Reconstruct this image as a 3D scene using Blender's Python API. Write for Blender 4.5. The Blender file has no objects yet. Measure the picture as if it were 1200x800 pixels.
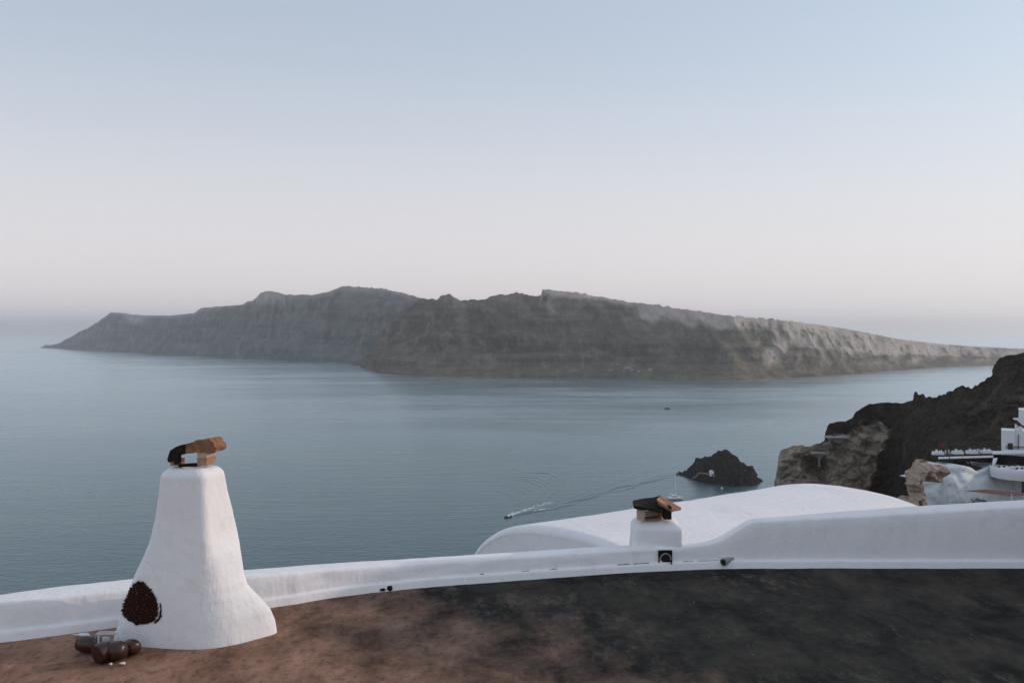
import bpy, bmesh, math, random
from mathutils import Vector, noise, Matrix
from mathutils.bvhtree import BVHTree

random.seed(7)
sc = bpy.context.scene
COL = sc.collection
R = math.radians

# ------------------------------------------------------------------ camera, sky, sun, exposure
F, CX, CY, H = 1100.0, 600.0, 384.0, 115.0      # focal length in photo pixels, principal point, eye height above the sea
SUN_AZ, SUN_EL = 15.0, 18.0                     # azimuth from +X towards +Y, elevation
cam_d = bpy.data.cameras.new('camera')
cam = bpy.data.objects.new('camera', cam_d); COL.objects.link(cam)
cam.location = (0, 0, H); cam.rotation_euler = (R(90), 0, 0)
cam_d.sensor_width = 36.0; cam_d.sensor_fit = 'HORIZONTAL'; cam_d.lens = 36.0 * F / 1200
cam_d.shift_y = -(400 - CY) / 1200.0
cam_d.clip_start = 0.1; cam_d.clip_end = 200000
sc.camera = cam

w = bpy.data.worlds.new('World'); sc.world = w; w.use_nodes = True
wn = w.node_tree; wn.nodes.clear()
wo = wn.nodes.new('ShaderNodeOutputWorld'); bg = wn.nodes.new('ShaderNodeBackground')
sky = wn.nodes.new('ShaderNodeTexSky'); sky.sky_type = 'NISHITA'; sky.sun_disc = False
sky.sun_elevation = R(SUN_EL); sky.sun_rotation = R(90 - SUN_AZ)
sky.altitude = 100; sky.air_density = 1.0; sky.dust_density = 2.5; sky.ozone_density = 5.0
hs = wn.nodes.new('ShaderNodeGamma'); hs.inputs[1].default_value = 0.65      # hazy air evens out the dome
tint = wn.nodes.new('ShaderNodeMix'); tint.data_type = 'RGBA'; tint.blend_type = 'MULTIPLY'
tint.inputs[0].default_value = 1.0; tint.inputs[7].default_value = (4.6, 5.75, 5.75, 1)
wn.links.new(sky.outputs[0], hs.inputs['Color']); wn.links.new(hs.outputs[0], tint.inputs[6])
veil = wn.nodes.new('ShaderNodeMix'); veil.data_type = 'RGBA'; veil.inputs[0].default_value = 0.55   # thin bright veil over the whole dome
veil.inputs[7].default_value = (19.2, 17.6, 17.7, 1)
wtc = wn.nodes.new('ShaderNodeTexCoord'); wsp = wn.nodes.new('ShaderNodeSeparateXYZ'); wmr = wn.nodes.new('ShaderNodeMapRange')
wmr.interpolation_type = 'SMOOTHSTEP'
for i_, v_ in ((1, -0.02), (2, 0.34), (3, 0.90), (4, 0.38)): wmr.inputs[i_].default_value = v_   # the veil is thickest along the horizon
wn.links.new(wtc.outputs['Generated'], wsp.inputs[0]); wn.links.new(wsp.outputs['Z'], wmr.inputs[0]); wn.links.new(wmr.outputs[0], veil.inputs[0])
wn.links.new(tint.outputs[2], veil.inputs[6]); wn.links.new(veil.outputs[2], bg.inputs[0]); wn.links.new(bg.outputs[0], wo.inputs[0])
bg.inputs[1].default_value = 0.12

sd = bpy.data.lights.new('sun', 'SUN'); sun = bpy.data.objects.new('sun', sd); COL.objects.link(sun)
sd.energy = 4.0; sd.angle = R(0.5); sd.color = (1.0, 0.75, 0.60)
sdir = Vector((math.cos(R(SUN_EL)) * math.cos(R(SUN_AZ)), math.cos(R(SUN_EL)) * math.sin(R(SUN_AZ)), math.sin(R(SUN_EL))))
sun.rotation_euler = sdir.to_track_quat('Z', 'Y').to_euler(); sun.location = (20, 5, H + 30)

sc.view_settings.view_transform = 'Standard'; sc.view_settings.look = 'None'
sc.view_settings.exposure = -1.34; sc.view_settings.gamma = 1.0; sc.view_settings.use_curve_mapping = False
try:
    sc.cycles.max_bounces = 12; sc.cycles.diffuse_bounces = 4; sc.cycles.glossy_bounces = 4; sc.cycles.transmission_bounces = 12; sc.cycles.volume_bounces = 3
except Exception:
    pass

# ------------------------------------------------------------------ helpers
def P(px, py, d):
    """a point of the place d metres ahead, sighted at photo pixel (px, py)"""
    return Vector(((px - CX) / F * d, d, H - (py - CY) / F * d))

def sea_d(py):
    return H * F / (py - CY)

def lerp(pts, x):
    if x <= pts[0][0]: return pts[0][1]
    for (a, b), (c, e) in zip(pts, pts[1:]):
        if x <= c: return b + (e - b) * (x - a) / (c - a)
    return pts[-1][1]

def smooth_lerp(pts, x, r=10):
    return sum(lerp(pts, x + r * k / 3) for k in range(-3, 4)) / 7

def sstep(a, b, x):
    t = min(1, max(0, (x - a) / (b - a))); return t * t * (3 - 2 * t)

def fbm(x, y, z, o=5):
    return noise.fractal(Vector((x, y, z)), 0.9, 2.1, o)

def tag(o, label=None, cat=None, group=None, kind=None):
    if label: o['label'] = label
    if cat: o['category'] = cat
    if group: o['group'] = group
    if kind: o['kind'] = kind
    return o

def empty(name, loc, rz=0.0):
    o = bpy.data.objects.new(name, None); COL.objects.link(o)
    o.location = loc; o.rotation_euler = (0, 0, rz); o.empty_display_size = 0.2
    return o

def thing(name, loc, label, cat, group=None, rz=0.0):
    return tag(empty(name, loc, rz), label, cat, group)

def chain_loc(o):
    v = Vector((0, 0, 0))
    while o:
        v = v + o.location; o = o.parent
    return v

def mesh(name, verts, faces, mat, parent=None, smooth=False, local=False):
    """one mesh object; verts are in world space unless local"""
    if parent is not None and not local:
        off = chain_loc(parent); verts = [Vector(v) - off for v in verts]
    me = bpy.data.meshes.new(name); me.from_pydata([tuple(v) for v in verts], [], faces)
    me.validate(); me.update()
    if mat: me.materials.append(mat)
    if smooth:
        for p in me.polygons: p.use_smooth = True
    o = bpy.data.objects.new(name, me); COL.objects.link(o)
    if parent is not None: o.parent = parent
    return o

def fix_normals(o):
    bm = bmesh.new(); bm.from_mesh(o.data); bmesh.ops.recalc_face_normals(bm, faces=bm.faces); bm.to_mesh(o.data); bm.free()
    return o

def copy_tree(o, parent=None):
    c = o.copy(); COL.objects.link(c)
    if parent is not None: c.parent = parent
    for ch in [x for x in COL.objects if x.parent == o]:
        copy_tree(ch, c)
    return c

class MB:
    """collects simple solids into one mesh"""
    def __init__(s): s.v = []; s.f = []
    def add(s, v, f):
        n = len(s.v); s.v += [Vector(q) for q in v]; s.f += [tuple(i + n for i in q) for q in f]; return s
    def box(s, c, size, rz=0.0, taper=1.0):
        x, y, z = (k / 2 for k in size); m = Matrix.Rotation(rz, 3, 'Z'); c = Vector(c); v = []
        for dz, t in ((-z, 1), (z, taper)):
            for dx, dy in ((-x, -y), (x, -y), (x, y), (-x, y)):
                v.append(c + m @ Vector((dx * t, dy * t, dz)))
        return s.add(v, [(3, 2, 1, 0), (4, 5, 6, 7), (0, 1, 5, 4), (1, 2, 6, 5), (2, 3, 7, 6), (3, 0, 4, 7)])
    def tube(s, pts, r, n=8, cap=True):
        pts = [Vector(p) for p in pts]; rs = r if isinstance(r, (list, tuple)) else [r] * len(pts); v = []; f = []
        for i, p in enumerate(pts):
            t = (pts[min(i + 1, len(pts) - 1)] - pts[max(i - 1, 0)]).normalized()
            a = t.orthogonal().normalized() if abs(t.z) < 0.95 else Vector((1, 0, 0)); 
            a = (a - t * a.dot(t)).normalized(); b = t.cross(a)
            for k in range(n):
                q = 2 * math.pi * k / n; v.append(p + (a * math.cos(q) + b * math.sin(q)) * rs[i])
        for i in range(len(pts) - 1):
            for k in range(n):
                f.append((i * n + k, i * n + (k + 1) % n, (i + 1) * n + (k + 1) % n, (i + 1) * n + k))
        if cap: f += [tuple(range(n))[::-1], tuple((len(pts) - 1) * n + k for k in range(n))]
        return s.add(v, f)
    def prism(s, poly, vec):
        n = len(poly); poly = [Vector(p) for p in poly]; vec = Vector(vec)
        v = poly + [p + vec for p in poly]
        return s.add(v, [tuple(range(n))[::-1], tuple(range(n, 2 * n))] + [(i, (i + 1) % n, n + (i + 1) % n, n + i) for i in range(n)])
    def build(s, name, mat, parent=None, smooth=False, local=False, bevel=0.0, rough=0.0, seg=2, cuts=0):
        o = mesh(name, s.v, s.f, mat, parent, False, local)
        bm = bmesh.new(); bm.from_mesh(o.data)
        bmesh.ops.recalc_face_normals(bm, faces=bm.faces)
        if bevel:
            bmesh.ops.bevel(bm, geom=[e for e in bm.edges if e.calc_face_angle(0) > 0.5], offset=bevel, segments=seg, affect='EDGES', profile=0.5)
        if cuts:
            bmesh.ops.triangulate(bm, faces=[f for f in bm.faces if len(f.verts) > 4])
            bmesh.ops.subdivide_edges(bm, edges=bm.edges[:], cuts=cuts, use_grid_fill=True)
        if rough:
            off = chain_loc(o) if parent is not None else Vector((0, 0, 0))
            for q in bm.verts:
                p = (q.co + off)
                q.co += noise.noise_vector(p * (0.35 / rough if rough > .02 else 14)) * rough + noise.noise_vector(p * (1.1 / rough if rough > .02 else 40)) * rough * 0.45
        bm.to_mesh(o.data); bm.free()
        if smooth:
            for p in o.data.polygons: p.use_smooth = True
        return o

def boolean_cut(o, cutter_mb):
    c = cutter_mb.build('cutter', None)
    m = o.modifiers.new('cut', 'BOOLEAN'); m.operation = 'DIFFERENCE'; m.object = c; m.solver = 'EXACT'
    bpy.context.view_layer.update()
    dg = bpy.context.evaluated_depsgraph_get()
    me = bpy.data.meshes.new_from_object(o.evaluated_get(dg))
    o.modifiers.clear(); o.data = me
    cm = c.data; bpy.data.objects.remove(c); bpy.data.meshes.remove(cm)

# ------------------------------------------------------------------ materials
class NT:
    def __init__(s, name):
        s.m = bpy.data.materials.new(name); s.m.use_nodes = True; s.t = s.m.node_tree
        s.b = s.t.nodes['Principled BSDF']; s.tc = s.t.nodes.new('ShaderNodeTexCoord')
    def n(s, typ, **kw):
        q = s.t.nodes.new(typ)
        for k, v in kw.items(): setattr(q, k, v)
        return q
    def l(s, a, b): s.t.links.new(a, b)
    def coord(s, scale=(1, 1, 1), rot=(0, 0, 0)):
        g = s.n('ShaderNodeNewGeometry'); mp = s.n('ShaderNodeMapping'); mp.inputs['Scale'].default_value = scale
        mp.inputs['Rotation'].default_value = rot
        s.l(g.outputs['Position'], mp.inputs[0]); return mp.outputs[0]
    def noise(s, scale, detail=6, rough=0.55, co=None, dist=0.0):
        q = s.n('ShaderNodeTexNoise'); q.inputs['Scale'].default_value = scale; q.inputs['Detail'].default_value = detail
        q.inputs['Roughness'].default_value = rough; q.inputs['Distortion'].default_value = dist
        s.l(co if co is not None else s.coord(), q.inputs['Vector']); return q.outputs['Fac']
    def ramp(s, fac, stops):
        q = s.n('ShaderNodeValToRGB'); e = q.color_ramp.elements
        while len(e) < len(stops): e.new(0.5)
        for el, (p, c) in zip(e, stops):
            el.position = p; el.color = (*c, 1) if isinstance(c, tuple) else (c, c, c, 1)
        s.l(fac, q.inputs[0]); return q.outputs[0]
    def mix(s, fac, a, b, mode='MIX'):
        q = s.n('ShaderNodeMix', data_type='RGBA', blend_type=mode)
        for i, v in ((0, fac), (6, a), (7, b)):
            if isinstance(v, (int, float)): q.inputs[i].default_value = v
            elif isinstance(v, tuple): q.inputs[i].default_value = (*v, 1)
            else: s.l(v, q.inputs[i])
        return q.outputs[2]
    def math(s, op, a, b=0.0, clamp=False):
        q = s.n('ShaderNodeMath', operation=op, use_clamp=clamp)
        for i, v in ((0, a), (1, b)):
            if isinstance(v, (int, float)): q.inputs[i].default_value = v
            else: s.l(v, q.inputs[i])
        return q.outputs[0]
    def bump(s, h, strength, dist, prev=None):
        q = s.n('ShaderNodeBump'); q.inputs['Strength'].default_value = strength; q.inputs['Distance'].default_value = dist
        s.l(h, q.inputs['Height'])
        if prev is not None: s.l(prev, q.inputs['Normal'])
        return q.outputs[0]
    def done(s, col=None, rough=0.8, normal=None, spec=0.3, metal=0.0):
        if col is not None:
            if isinstance(col, tuple): s.b.inputs['Base Color'].default_value = (*col, 1)
            else: s.l(col, s.b.inputs['Base Color'])
        if isinstance(rough, (int, float)): s.b.inputs['Roughness'].default_value = rough
        else: s.l(rough, s.b.inputs['Roughness'])
        s.b.inputs['Specular IOR Level'].default_value = spec; s.b.inputs['Metallic'].default_value = metal
        if normal is not None: s.l(normal, s.b.inputs['Normal'])
        return s.m

def simple(name, col, rough=0.7, var=0.15, scale=8.0, bump=0.0, spec=0.3, metal=0.0, bscale=None):
    t = NT(name); nz = t.noise(scale, 5)
    c = t.mix(nz, tuple(k * (1 - var) for k in col), tuple(min(1, k * (1 + var)) for k in col))
    nm = t.bump(t.noise(bscale or scale * 3, 5), 0.6, bump) if bump else None
    return t.done(c, rough, nm, spec, metal)

# lime-washed plaster: brushed lumps, faint drip stains and hairline dirt
t = NT('limewash')
big = t.noise(1.3, 4); fine = t.noise(26, 6, 0.6); brush = t.noise(9, 5, 0.6, t.coord((1, 1, 0.35)))
c = t.mix(big, (0.83, 0.835, 0.84), (0.88, 0.875, 0.875))
c = t.mix(t.ramp(brush, [(0.35, 0.0), (0.75, 0.25)]), c, (0.79, 0.80, 0.81))
spk = t.ramp(t.noise(60, 3, 0.5), [(0.70, 0.0), (0.78, 0.35)])
c = t.mix(spk, c, (0.42, 0.40, 0.38))
vor = t.n('ShaderNodeTexVoronoi', feature='DISTANCE_TO_EDGE'); vor.inputs['Scale'].default_value = 1.7
dst = t.n('ShaderNodeMix', data_type='VECTOR'); dst.inputs[0].default_value = 0.25
nzv = t.n('ShaderNodeTexNoise'); nzv.inputs['Scale'].default_value = 3.5; nzv.inputs['Detail'].default_value = 5; pco = t.coord(); t.l(pco, nzv.inputs['Vector'])
t.l(pco, dst.inputs[4]); t.l(nzv.outputs['Color'], dst.inputs[5]); t.l(dst.outputs[1], vor.inputs['Vector'])
crk = t.math('MULTIPLY', t.ramp(vor.outputs['Distance'], [(0.0, 0.8), (0.007, 0.0)]), t.ramp(t.noise(0.9, 3), [(0.50, 0.0), (0.62, 0.55)]))
c = t.mix(crk, c, (0.50, 0.49, 0.48))
ptc = t.ramp(t.noise(2.6, 6, 0.7), [(0.55, 0.0), (0.60, 0.30)])
c = t.mix(ptc, c, (0.70, 0.705, 0.71))
nm = t.bump(ptc, 0.35, 0.006); nm = t.bump(big, 0.25, 0.03, nm); nm = t.bump(brush, 0.6, 0.026, nm); nm = t.bump(fine, 0.6, 0.006, nm)
M_LIME = t.done(c, 0.85, nm, 0.2)

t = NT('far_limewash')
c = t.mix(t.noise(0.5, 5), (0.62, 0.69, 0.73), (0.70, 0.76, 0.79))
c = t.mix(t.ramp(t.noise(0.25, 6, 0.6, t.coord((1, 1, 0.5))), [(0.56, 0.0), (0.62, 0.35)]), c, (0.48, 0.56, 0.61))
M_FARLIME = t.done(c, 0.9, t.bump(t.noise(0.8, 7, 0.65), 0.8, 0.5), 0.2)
M_HOUSEWHITE = simple('house_whitewash', (0.74, 0.75, 0.77), 0.85, 0.05, 0.6)

M_FARHOUSE = simple('faded_whitewash', (0.42, 0.43, 0.42), 0.9, 0.1, 0.3)

# weathered cement roof: brown skin with black lichen that also holds painted shade, scuffs and pale grit
t = NT('weathered_cement')
co = t.coord((1.15, 0.75, 1), (0, 0, R(-16)))
wide = t.noise(0.6, 5, 0.6, t.coord((1, 0.8, 1)))
med = t.noise(1.7, 10, 0.72, co, 0.15); fin = t.noise(10, 9, 0.76, co)
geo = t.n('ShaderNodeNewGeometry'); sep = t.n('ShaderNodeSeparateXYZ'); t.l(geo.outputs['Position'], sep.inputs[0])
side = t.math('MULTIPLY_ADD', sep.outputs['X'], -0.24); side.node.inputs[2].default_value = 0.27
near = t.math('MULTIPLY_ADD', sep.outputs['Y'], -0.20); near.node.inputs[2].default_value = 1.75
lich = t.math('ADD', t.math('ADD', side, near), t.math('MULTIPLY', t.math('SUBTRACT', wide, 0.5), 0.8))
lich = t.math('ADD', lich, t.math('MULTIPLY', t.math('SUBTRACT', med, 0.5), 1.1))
lich_shade_m = t.ramp(lich, [(0.15, 0.0), (0.95, 1.0)])
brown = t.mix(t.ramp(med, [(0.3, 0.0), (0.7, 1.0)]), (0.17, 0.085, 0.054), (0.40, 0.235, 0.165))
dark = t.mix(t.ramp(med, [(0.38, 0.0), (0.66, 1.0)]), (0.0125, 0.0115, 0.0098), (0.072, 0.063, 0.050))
c = t.mix(lich_shade_m, dark, brown)  # brown side painted as sunlit, dark side as shaded, over the real stain
scuff = t.math('MULTIPLY', t.ramp(t.noise(0.9, 3, 0.5), [(0.50, 0.0), (0.64, 1.0)]), t.ramp(t.noise(5, 9, 0.78, t.coord((1.3, 0.55, 1), (0, 0, R(24)))), [(0.50, 0.0), (0.72, 1.0)]))
c = t.mix(t.math('MULTIPLY', scuff, 0.85), c, (0.20, 0.175, 0.14))
c = t.mix(t.ramp(fin, [(0.36, 0.55), (0.50, 0.0)]), c, (0.025, 0.021, 0.018))
c = t.mix(t.ramp(t.noise(55, 2, 0.5), [(0.74, 0.0), (0.84, 0.25)]), c, (0.30, 0.27, 0.24))
nm = t.bump(med, 0.5, 0.03); nm = t.bump(fin, 0.7, 0.012, nm); nm = t.bump(t.noise(70, 4), 0.5, 0.004, nm)
M_CEMENT = t.done(c, 0.93, nm, 0.15)

# volcanic rock of the far islands; "ash" marks the pale pumice beds
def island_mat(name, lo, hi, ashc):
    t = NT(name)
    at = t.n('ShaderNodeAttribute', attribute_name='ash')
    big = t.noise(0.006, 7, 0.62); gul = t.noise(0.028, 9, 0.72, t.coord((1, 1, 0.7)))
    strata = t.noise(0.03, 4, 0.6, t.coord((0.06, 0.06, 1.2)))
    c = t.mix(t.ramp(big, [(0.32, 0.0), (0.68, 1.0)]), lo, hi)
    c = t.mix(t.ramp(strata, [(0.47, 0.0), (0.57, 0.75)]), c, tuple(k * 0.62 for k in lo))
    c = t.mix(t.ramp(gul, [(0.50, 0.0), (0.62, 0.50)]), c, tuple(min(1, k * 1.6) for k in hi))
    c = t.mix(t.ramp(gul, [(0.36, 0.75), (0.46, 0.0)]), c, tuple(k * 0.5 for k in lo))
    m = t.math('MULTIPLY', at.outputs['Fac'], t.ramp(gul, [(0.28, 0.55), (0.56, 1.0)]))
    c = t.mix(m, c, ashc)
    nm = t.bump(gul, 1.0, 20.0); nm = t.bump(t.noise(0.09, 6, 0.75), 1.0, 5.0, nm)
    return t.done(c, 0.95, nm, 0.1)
M_ISLAND = island_mat('island_rock', (0.108, 0.100, 0.076), (0.225, 0.198, 0.145), (0.66, 0.60, 0.54))
M_ISLAND2 = island_mat('hazed_far_rock', (0.105, 0.130, 0.128), (0.180, 0.205, 0.195), (0.52, 0.47, 0.43))  # bluer, greyer rock colour holds some of the distance haze

# near headland: tuff cliff to dark scoria and dry scrub, by attribute
t = NT('headland_rock')
at = t.n('ShaderNodeAttribute', attribute_name='tuff')
n1 = t.noise(0.06, 8, 0.65); n2 = t.noise(0.35, 8, 0.7); st = t.noise(0.25, 5, 0.6, t.coord((0.15, 0.15, 1)))
tuff = t.mix(t.ramp(n2, [(0.32, 0.0), (0.62, 1.0)]), (0.18, 0.150, 0.112), (0.42, 0.36, 0.28))
tuff = t.mix(t.ramp(st, [(0.52, 0.0), (0.66, 0.6)]), tuff, (0.14, 0.118, 0.09))
dk = t.mix(t.ramp(n2, [(0.40, 0.0), (0.72, 1.0)]), (0.012, 0.009, 0.0065), (0.056, 0.041, 0.028))
dk = t.mix(t.ramp(n1, [(0.54, 0.0), (0.62, 0.7)]), dk, (0.085, 0.064, 0.046))
mk = t.math('ADD', at.outputs['Fac'], t.math('ADD', t.math('MULTIPLY', t.math('SUBTRACT', n1, 0.5), 1.9), t.math('MULTIPLY', t.math('SUBTRACT', n2, 0.5), 0.7)))
c = t.mix(t.ramp(mk, [(0.38, 0.0), (0.58, 1.0)]), dk, tuff)
pit = t.ramp(t.noise(0.9, 4, 0.6), [(0.33, 0.7), (0.40, 0.0)])
c = t.mix(pit, c, (0.02, 0.017, 0.014))
nm = t.bump(n2, 1.0, 1.2); nm = t.bump(t.noise(1.6, 6, 0.7), 0.8, 0.3, nm)
M_HEAD = t.done(c, 0.95, nm, 0.1)

M_ISLET = simple('dark_lava', (0.008, 0.0068, 0.006), 0.95, 0.6, 0.3, 0.8, 0.1)
M_PINKROCK = simple('pink_tuff', (0.42, 0.325, 0.265), 0.95, 0.55, 1.6, 0.3, 0.1)
M_PALESTONE = simple('pale_ledge_stone', (0.34, 0.32, 0.30), 0.95, 0.2, 0.8, 0.1, 0.1)
M_HILL = simple('hill_scrub', (0.10, 0.085, 0.065), 0.95, 0.4, 0.3, 0.3, 0.1)
M_TILE = simple('old_terracotta', (0.26, 0.135, 0.080), 0.9, 0.6, 22, 0.012, 0.15)
M_BRICK = simple('mortared_brick', (0.36, 0.22, 0.155), 0.92, 0.4, 22, 0.006, 0.15)
M_PALEBRICK = simple('pale_brick', (0.52, 0.38, 0.31), 0.92, 0.2, 22, 0.004, 0.15)
M_BLACK = simple('matte_black', (0.026, 0.019, 0.015), 0.95, 0.7, 30, 0.006, 0.1)
M_ROUGHSTONE = simple('red_black_scoria', (0.040, 0.016, 0.012), 0.95, 0.7, 45, 0.010, 0.1)
M_GLAZE = simple('brown_glaze', (0.040, 0.013, 0.007), 0.34, 0.65, 16, 0.003, 0.5)
M_CLAYRIM = simple('unglazed_rim', (0.33, 0.17, 0.10), 0.85, 0.2, 20)
M_WHITERIM = simple('white_rim', (0.72, 0.70, 0.68), 0.6, 0.05, 20)
M_METAL = simple('galvanised_pipe', (0.34, 0.34, 0.32), 0.55, 0.35, 25, 0.002, 0.5, 0.4)
M_DARKHOLE = simple('pipe_inside', (0.03, 0.018, 0.014), 0.9, 0.3, 30)
M_WOOD = simple('dark_timber', (0.05, 0.032, 0.022), 0.8, 0.3, 3)
M_CLOTH = simple('white_cloth', (0.72, 0.74, 0.78), 0.9, 0.05, 2)
M_CHAIR = simple('chair_white_paint', (0.62, 0.64, 0.67), 0.7, 0.05, 2)
M_CHAIRDK = simple('chair_dark_cane', (0.05, 0.045, 0.04), 0.7, 0.2, 2)
M_AWNING = simple('brown_canvas', (0.115, 0.045, 0.036), 0.9, 0.15, 2)
M_HULL = simple('white_gelcoat', (0.72, 0.73, 0.74), 0.35, 0.04, 1)
M_HULLDK = simple('dark_hull_paint', (0.02, 0.022, 0.026), 0.5, 0.2, 1)
M_GLASSDK = simple('dark_window', (0.015, 0.018, 0.022), 0.15, 0.2, 1, 0, 0.5)
M_RED = simple('red_cloth', (0.22, 0.020, 0.025), 0.9, 0.2, 4)
M_BLUE = simple('blue_cloth', (0.035, 0.055, 0.10), 0.9, 0.2, 4)
M_LEAF = simple('dark_leaf', (0.035, 0.042, 0.022), 0.8, 0.4, 6)
M_DRY = simple('dry_stalk', (0.16, 0.12, 0.08), 0.9, 0.3, 6)
M_PATH = simple('pale_track', (0.26, 0.22, 0.18), 0.95, 0.2, 0.05)
M_FOAM = simple('sea_foam', (0.78, 0.80, 0.81), 0.9, 0.06, 0.8)
t = NT('clear_plastic')
t.b.inputs['Transmission Weight'].default_value = 0.97; t.b.inputs['IOR'].default_value = 1.2
M_PLASTIC = t.done((0.93, 0.96, 0.97), 0.04, None, 0.5)

# sea: fine chop over long slicks of calmer water
t = NT('sea_water')
slick = t.noise(0.0042, 6, 0.6, t.coord((0.30, 1.0, 1), (0, 0, R(6))), 0.6)
slick2 = t.noise(0.016, 4, 0.6, t.coord((0.25, 1.0, 1), (0, 0, R(-9))))
chop = t.noise(0.34, 5, 0.62, t.coord((0.45, 1.0, 1), (0, 0, R(4))))
swell = t.noise(0.045, 3, 0.5, t.coord((0.35, 1.0, 1), (0, 0, R(-12))))
patch = t.math('ADD', t.math('MULTIPLY', slick, 0.65), t.math('MULTIPLY', slick2, 0.35))
geo = t.n('ShaderNodeNewGeometry'); sep = t.n('ShaderNodeSeparateXYZ'); t.l(geo.outputs['Position'], sep.inputs[0])
mr = t.n('ShaderNodeMapRange'); mr.interpolation_type = 'SMOOTHSTEP'; t.l(sep.outputs['Y'], mr.inputs[0])   # the breeze ruffles the water under the town, the strait lies calmer
for i_, v_ in ((1, 350), (2, 1250), (3, 0.5), (4, 0.06)): mr.inputs[i_].default_value = v_
q1 = t.n('ShaderNodeBump'); t.l(mr.outputs[0], q1.inputs['Distance'])
t.l(t.ramp(patch, [(0.36, 0.30), (0.62, 1.0)]), q1.inputs['Strength']); t.l(chop, q1.inputs['Height'])
nm = t.bump(swell, 0.4, 0.8, q1.outputs[0])
rg_ = t.ramp(patch, [(0.35, 0.20), (0.65, 0.33)])
fr = t.n('ShaderNodeFresnel'); fr.inputs['IOR'].default_value = 1.36; q2 = t.n('ShaderNodeBump'); q2.inputs['Strength'].default_value = 0.8; t.l(t.math('MULTIPLY', mr.outputs[0], 0.9), q2.inputs['Distance']); t.l(chop, q2.inputs['Height'])
band = t.noise(0.11, 4, 0.6, t.coord((0.22, 1.0, 1), (0, 0, R(-14))), 0.4)
t.l(t.bump(swell, 0.35, 0.6, t.bump(band, 0.5, 0.5, q2.outputs[0])), fr.inputs['Normal'])
gl = t.n('ShaderNodeBsdfAnisotropic'); gl.distribution = 'MULTI_GGX'; gl.inputs['Color'].default_value = (0.87, 0.95, 0.98, 1)
t.l(rg_, gl.inputs['Roughness']); t.l(nm, gl.inputs['Normal'])
mx = t.n('ShaderNodeMixShader'); t.l(fr.outputs[0], mx.inputs[0]); t.l(t.b.outputs[0], mx.inputs[1]); t.l(gl.outputs[0], mx.inputs[2])
M_SEA = t.done((0.004, 0.050, 0.056), 0.6, None, 0.0)
t.l(mx.outputs[0], t.t.nodes['Material Output'].inputs['Surface'])

# ------------------------------------------------------------------ sea
S = 45000.0
o = mesh('sea', [(-S, -6000, 0), (S, -6000, 0), (S, S, 0), (-S, S, 0)], [(0, 1, 2, 3)], M_SEA); tag(o, kind='structure')

# ------------------------------------------------------------------ islands
def grid_faces(nc, nr, close=False):
    f = []
    for i in range(nc - 1):
        for j in range(nr - 1):
            f.append((i * nr + j, (i + 1) * nr + j, (i + 1) * nr + j + 1, i * nr + j + 1))
    return f

def set_attr(o, name, vals):
    a = o.data.attributes.new(name, 'FLOAT', 'POINT'); a.data.foreach_set('value', vals)

def island(name, mat, px0, px1, nc, nr, shore, top, slope, shear, amp, ashf, seed):
    verts = []; ash = []
    nb = 10
    for i in range(nc):
        px = px0 + (px1 - px0) * i / (nc - 1)
        d0 = sea_d(lerp(shore, px)); yt = lerp(top, px)
        h = max(1.0, H + (CY - yt) / F * d0); d1 = d0 + slope * h
        z1 = H + (CY - yt) / F * d1
        if z1 < 1: z1 = max(z1, -2.0)
        dirx = (px - CX) / F
        for j in range(nr + nb):
            if j < nr:
                tt = j / (nr - 1); d = d0 + (d1 - d0) * tt
                s = dirx * d
                env = (tt * 1.6 if tt < 0.4 else 1.0) * (1.0 if tt < 0.9 else (1 - tt) * 10) if tt < 1 else 0
                sx = (s + shear * tt * h) / 75.0
                rid = noise.ridged_multi_fractal(Vector((sx, tt * 0.9 + seed, seed)), 0.9, 2.1, 5, 1.0, 2.0)
                rid2 = fbm(s / 210.0 + seed, tt * 1.6, seed * 2, 4)
                z = z1 * (0.55 * tt + 0.45 * tt ** 1.7 + 0.10 * math.sin(tt * 3.14159) * rid2)
                terr = math.sin(tt * 26 + rid2 * 3) * 0.012 * z1 * (1 if 0 < tt < 1 else 0)
                z += terr
                d -= ((rid - 1.1) * amp * h * 0.55 + rid2 * amp * h * 0.6 + fbm(s / 22.0, tt * h / 22.0, seed + 5, 4) * 9.0) * env
                z += fbm(s / 16.0, tt * h / 16.0, seed + 9, 3) * 2.5 * env
                if tt >= 0.999:
                    z += abs(fbm(s / 22.0, seed, 3.1, 5)) * min(7.0, z1 * 0.04)
                if j == 0: z = -6.0; d -= 3
                a = ashf(px, tt, z / max(z1, 1))
            else:
                k = (j - nr + 1) / nb; d = d1 + 1400 * k ** 1.3; z = z1 - (z1 + 8) * k ** 1.2; a = 0.2
                s = dirx * d
            verts.append((dirx * d, d, z)); ash.append(max(0.0, min(1.0, a * 1.35)))
    o = mesh(name, verts, grid_faces(nc, nr + nb), mat, None, True)
    set_attr(o, 'ash', ash); tag(o, kind='structure'); return o

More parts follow.
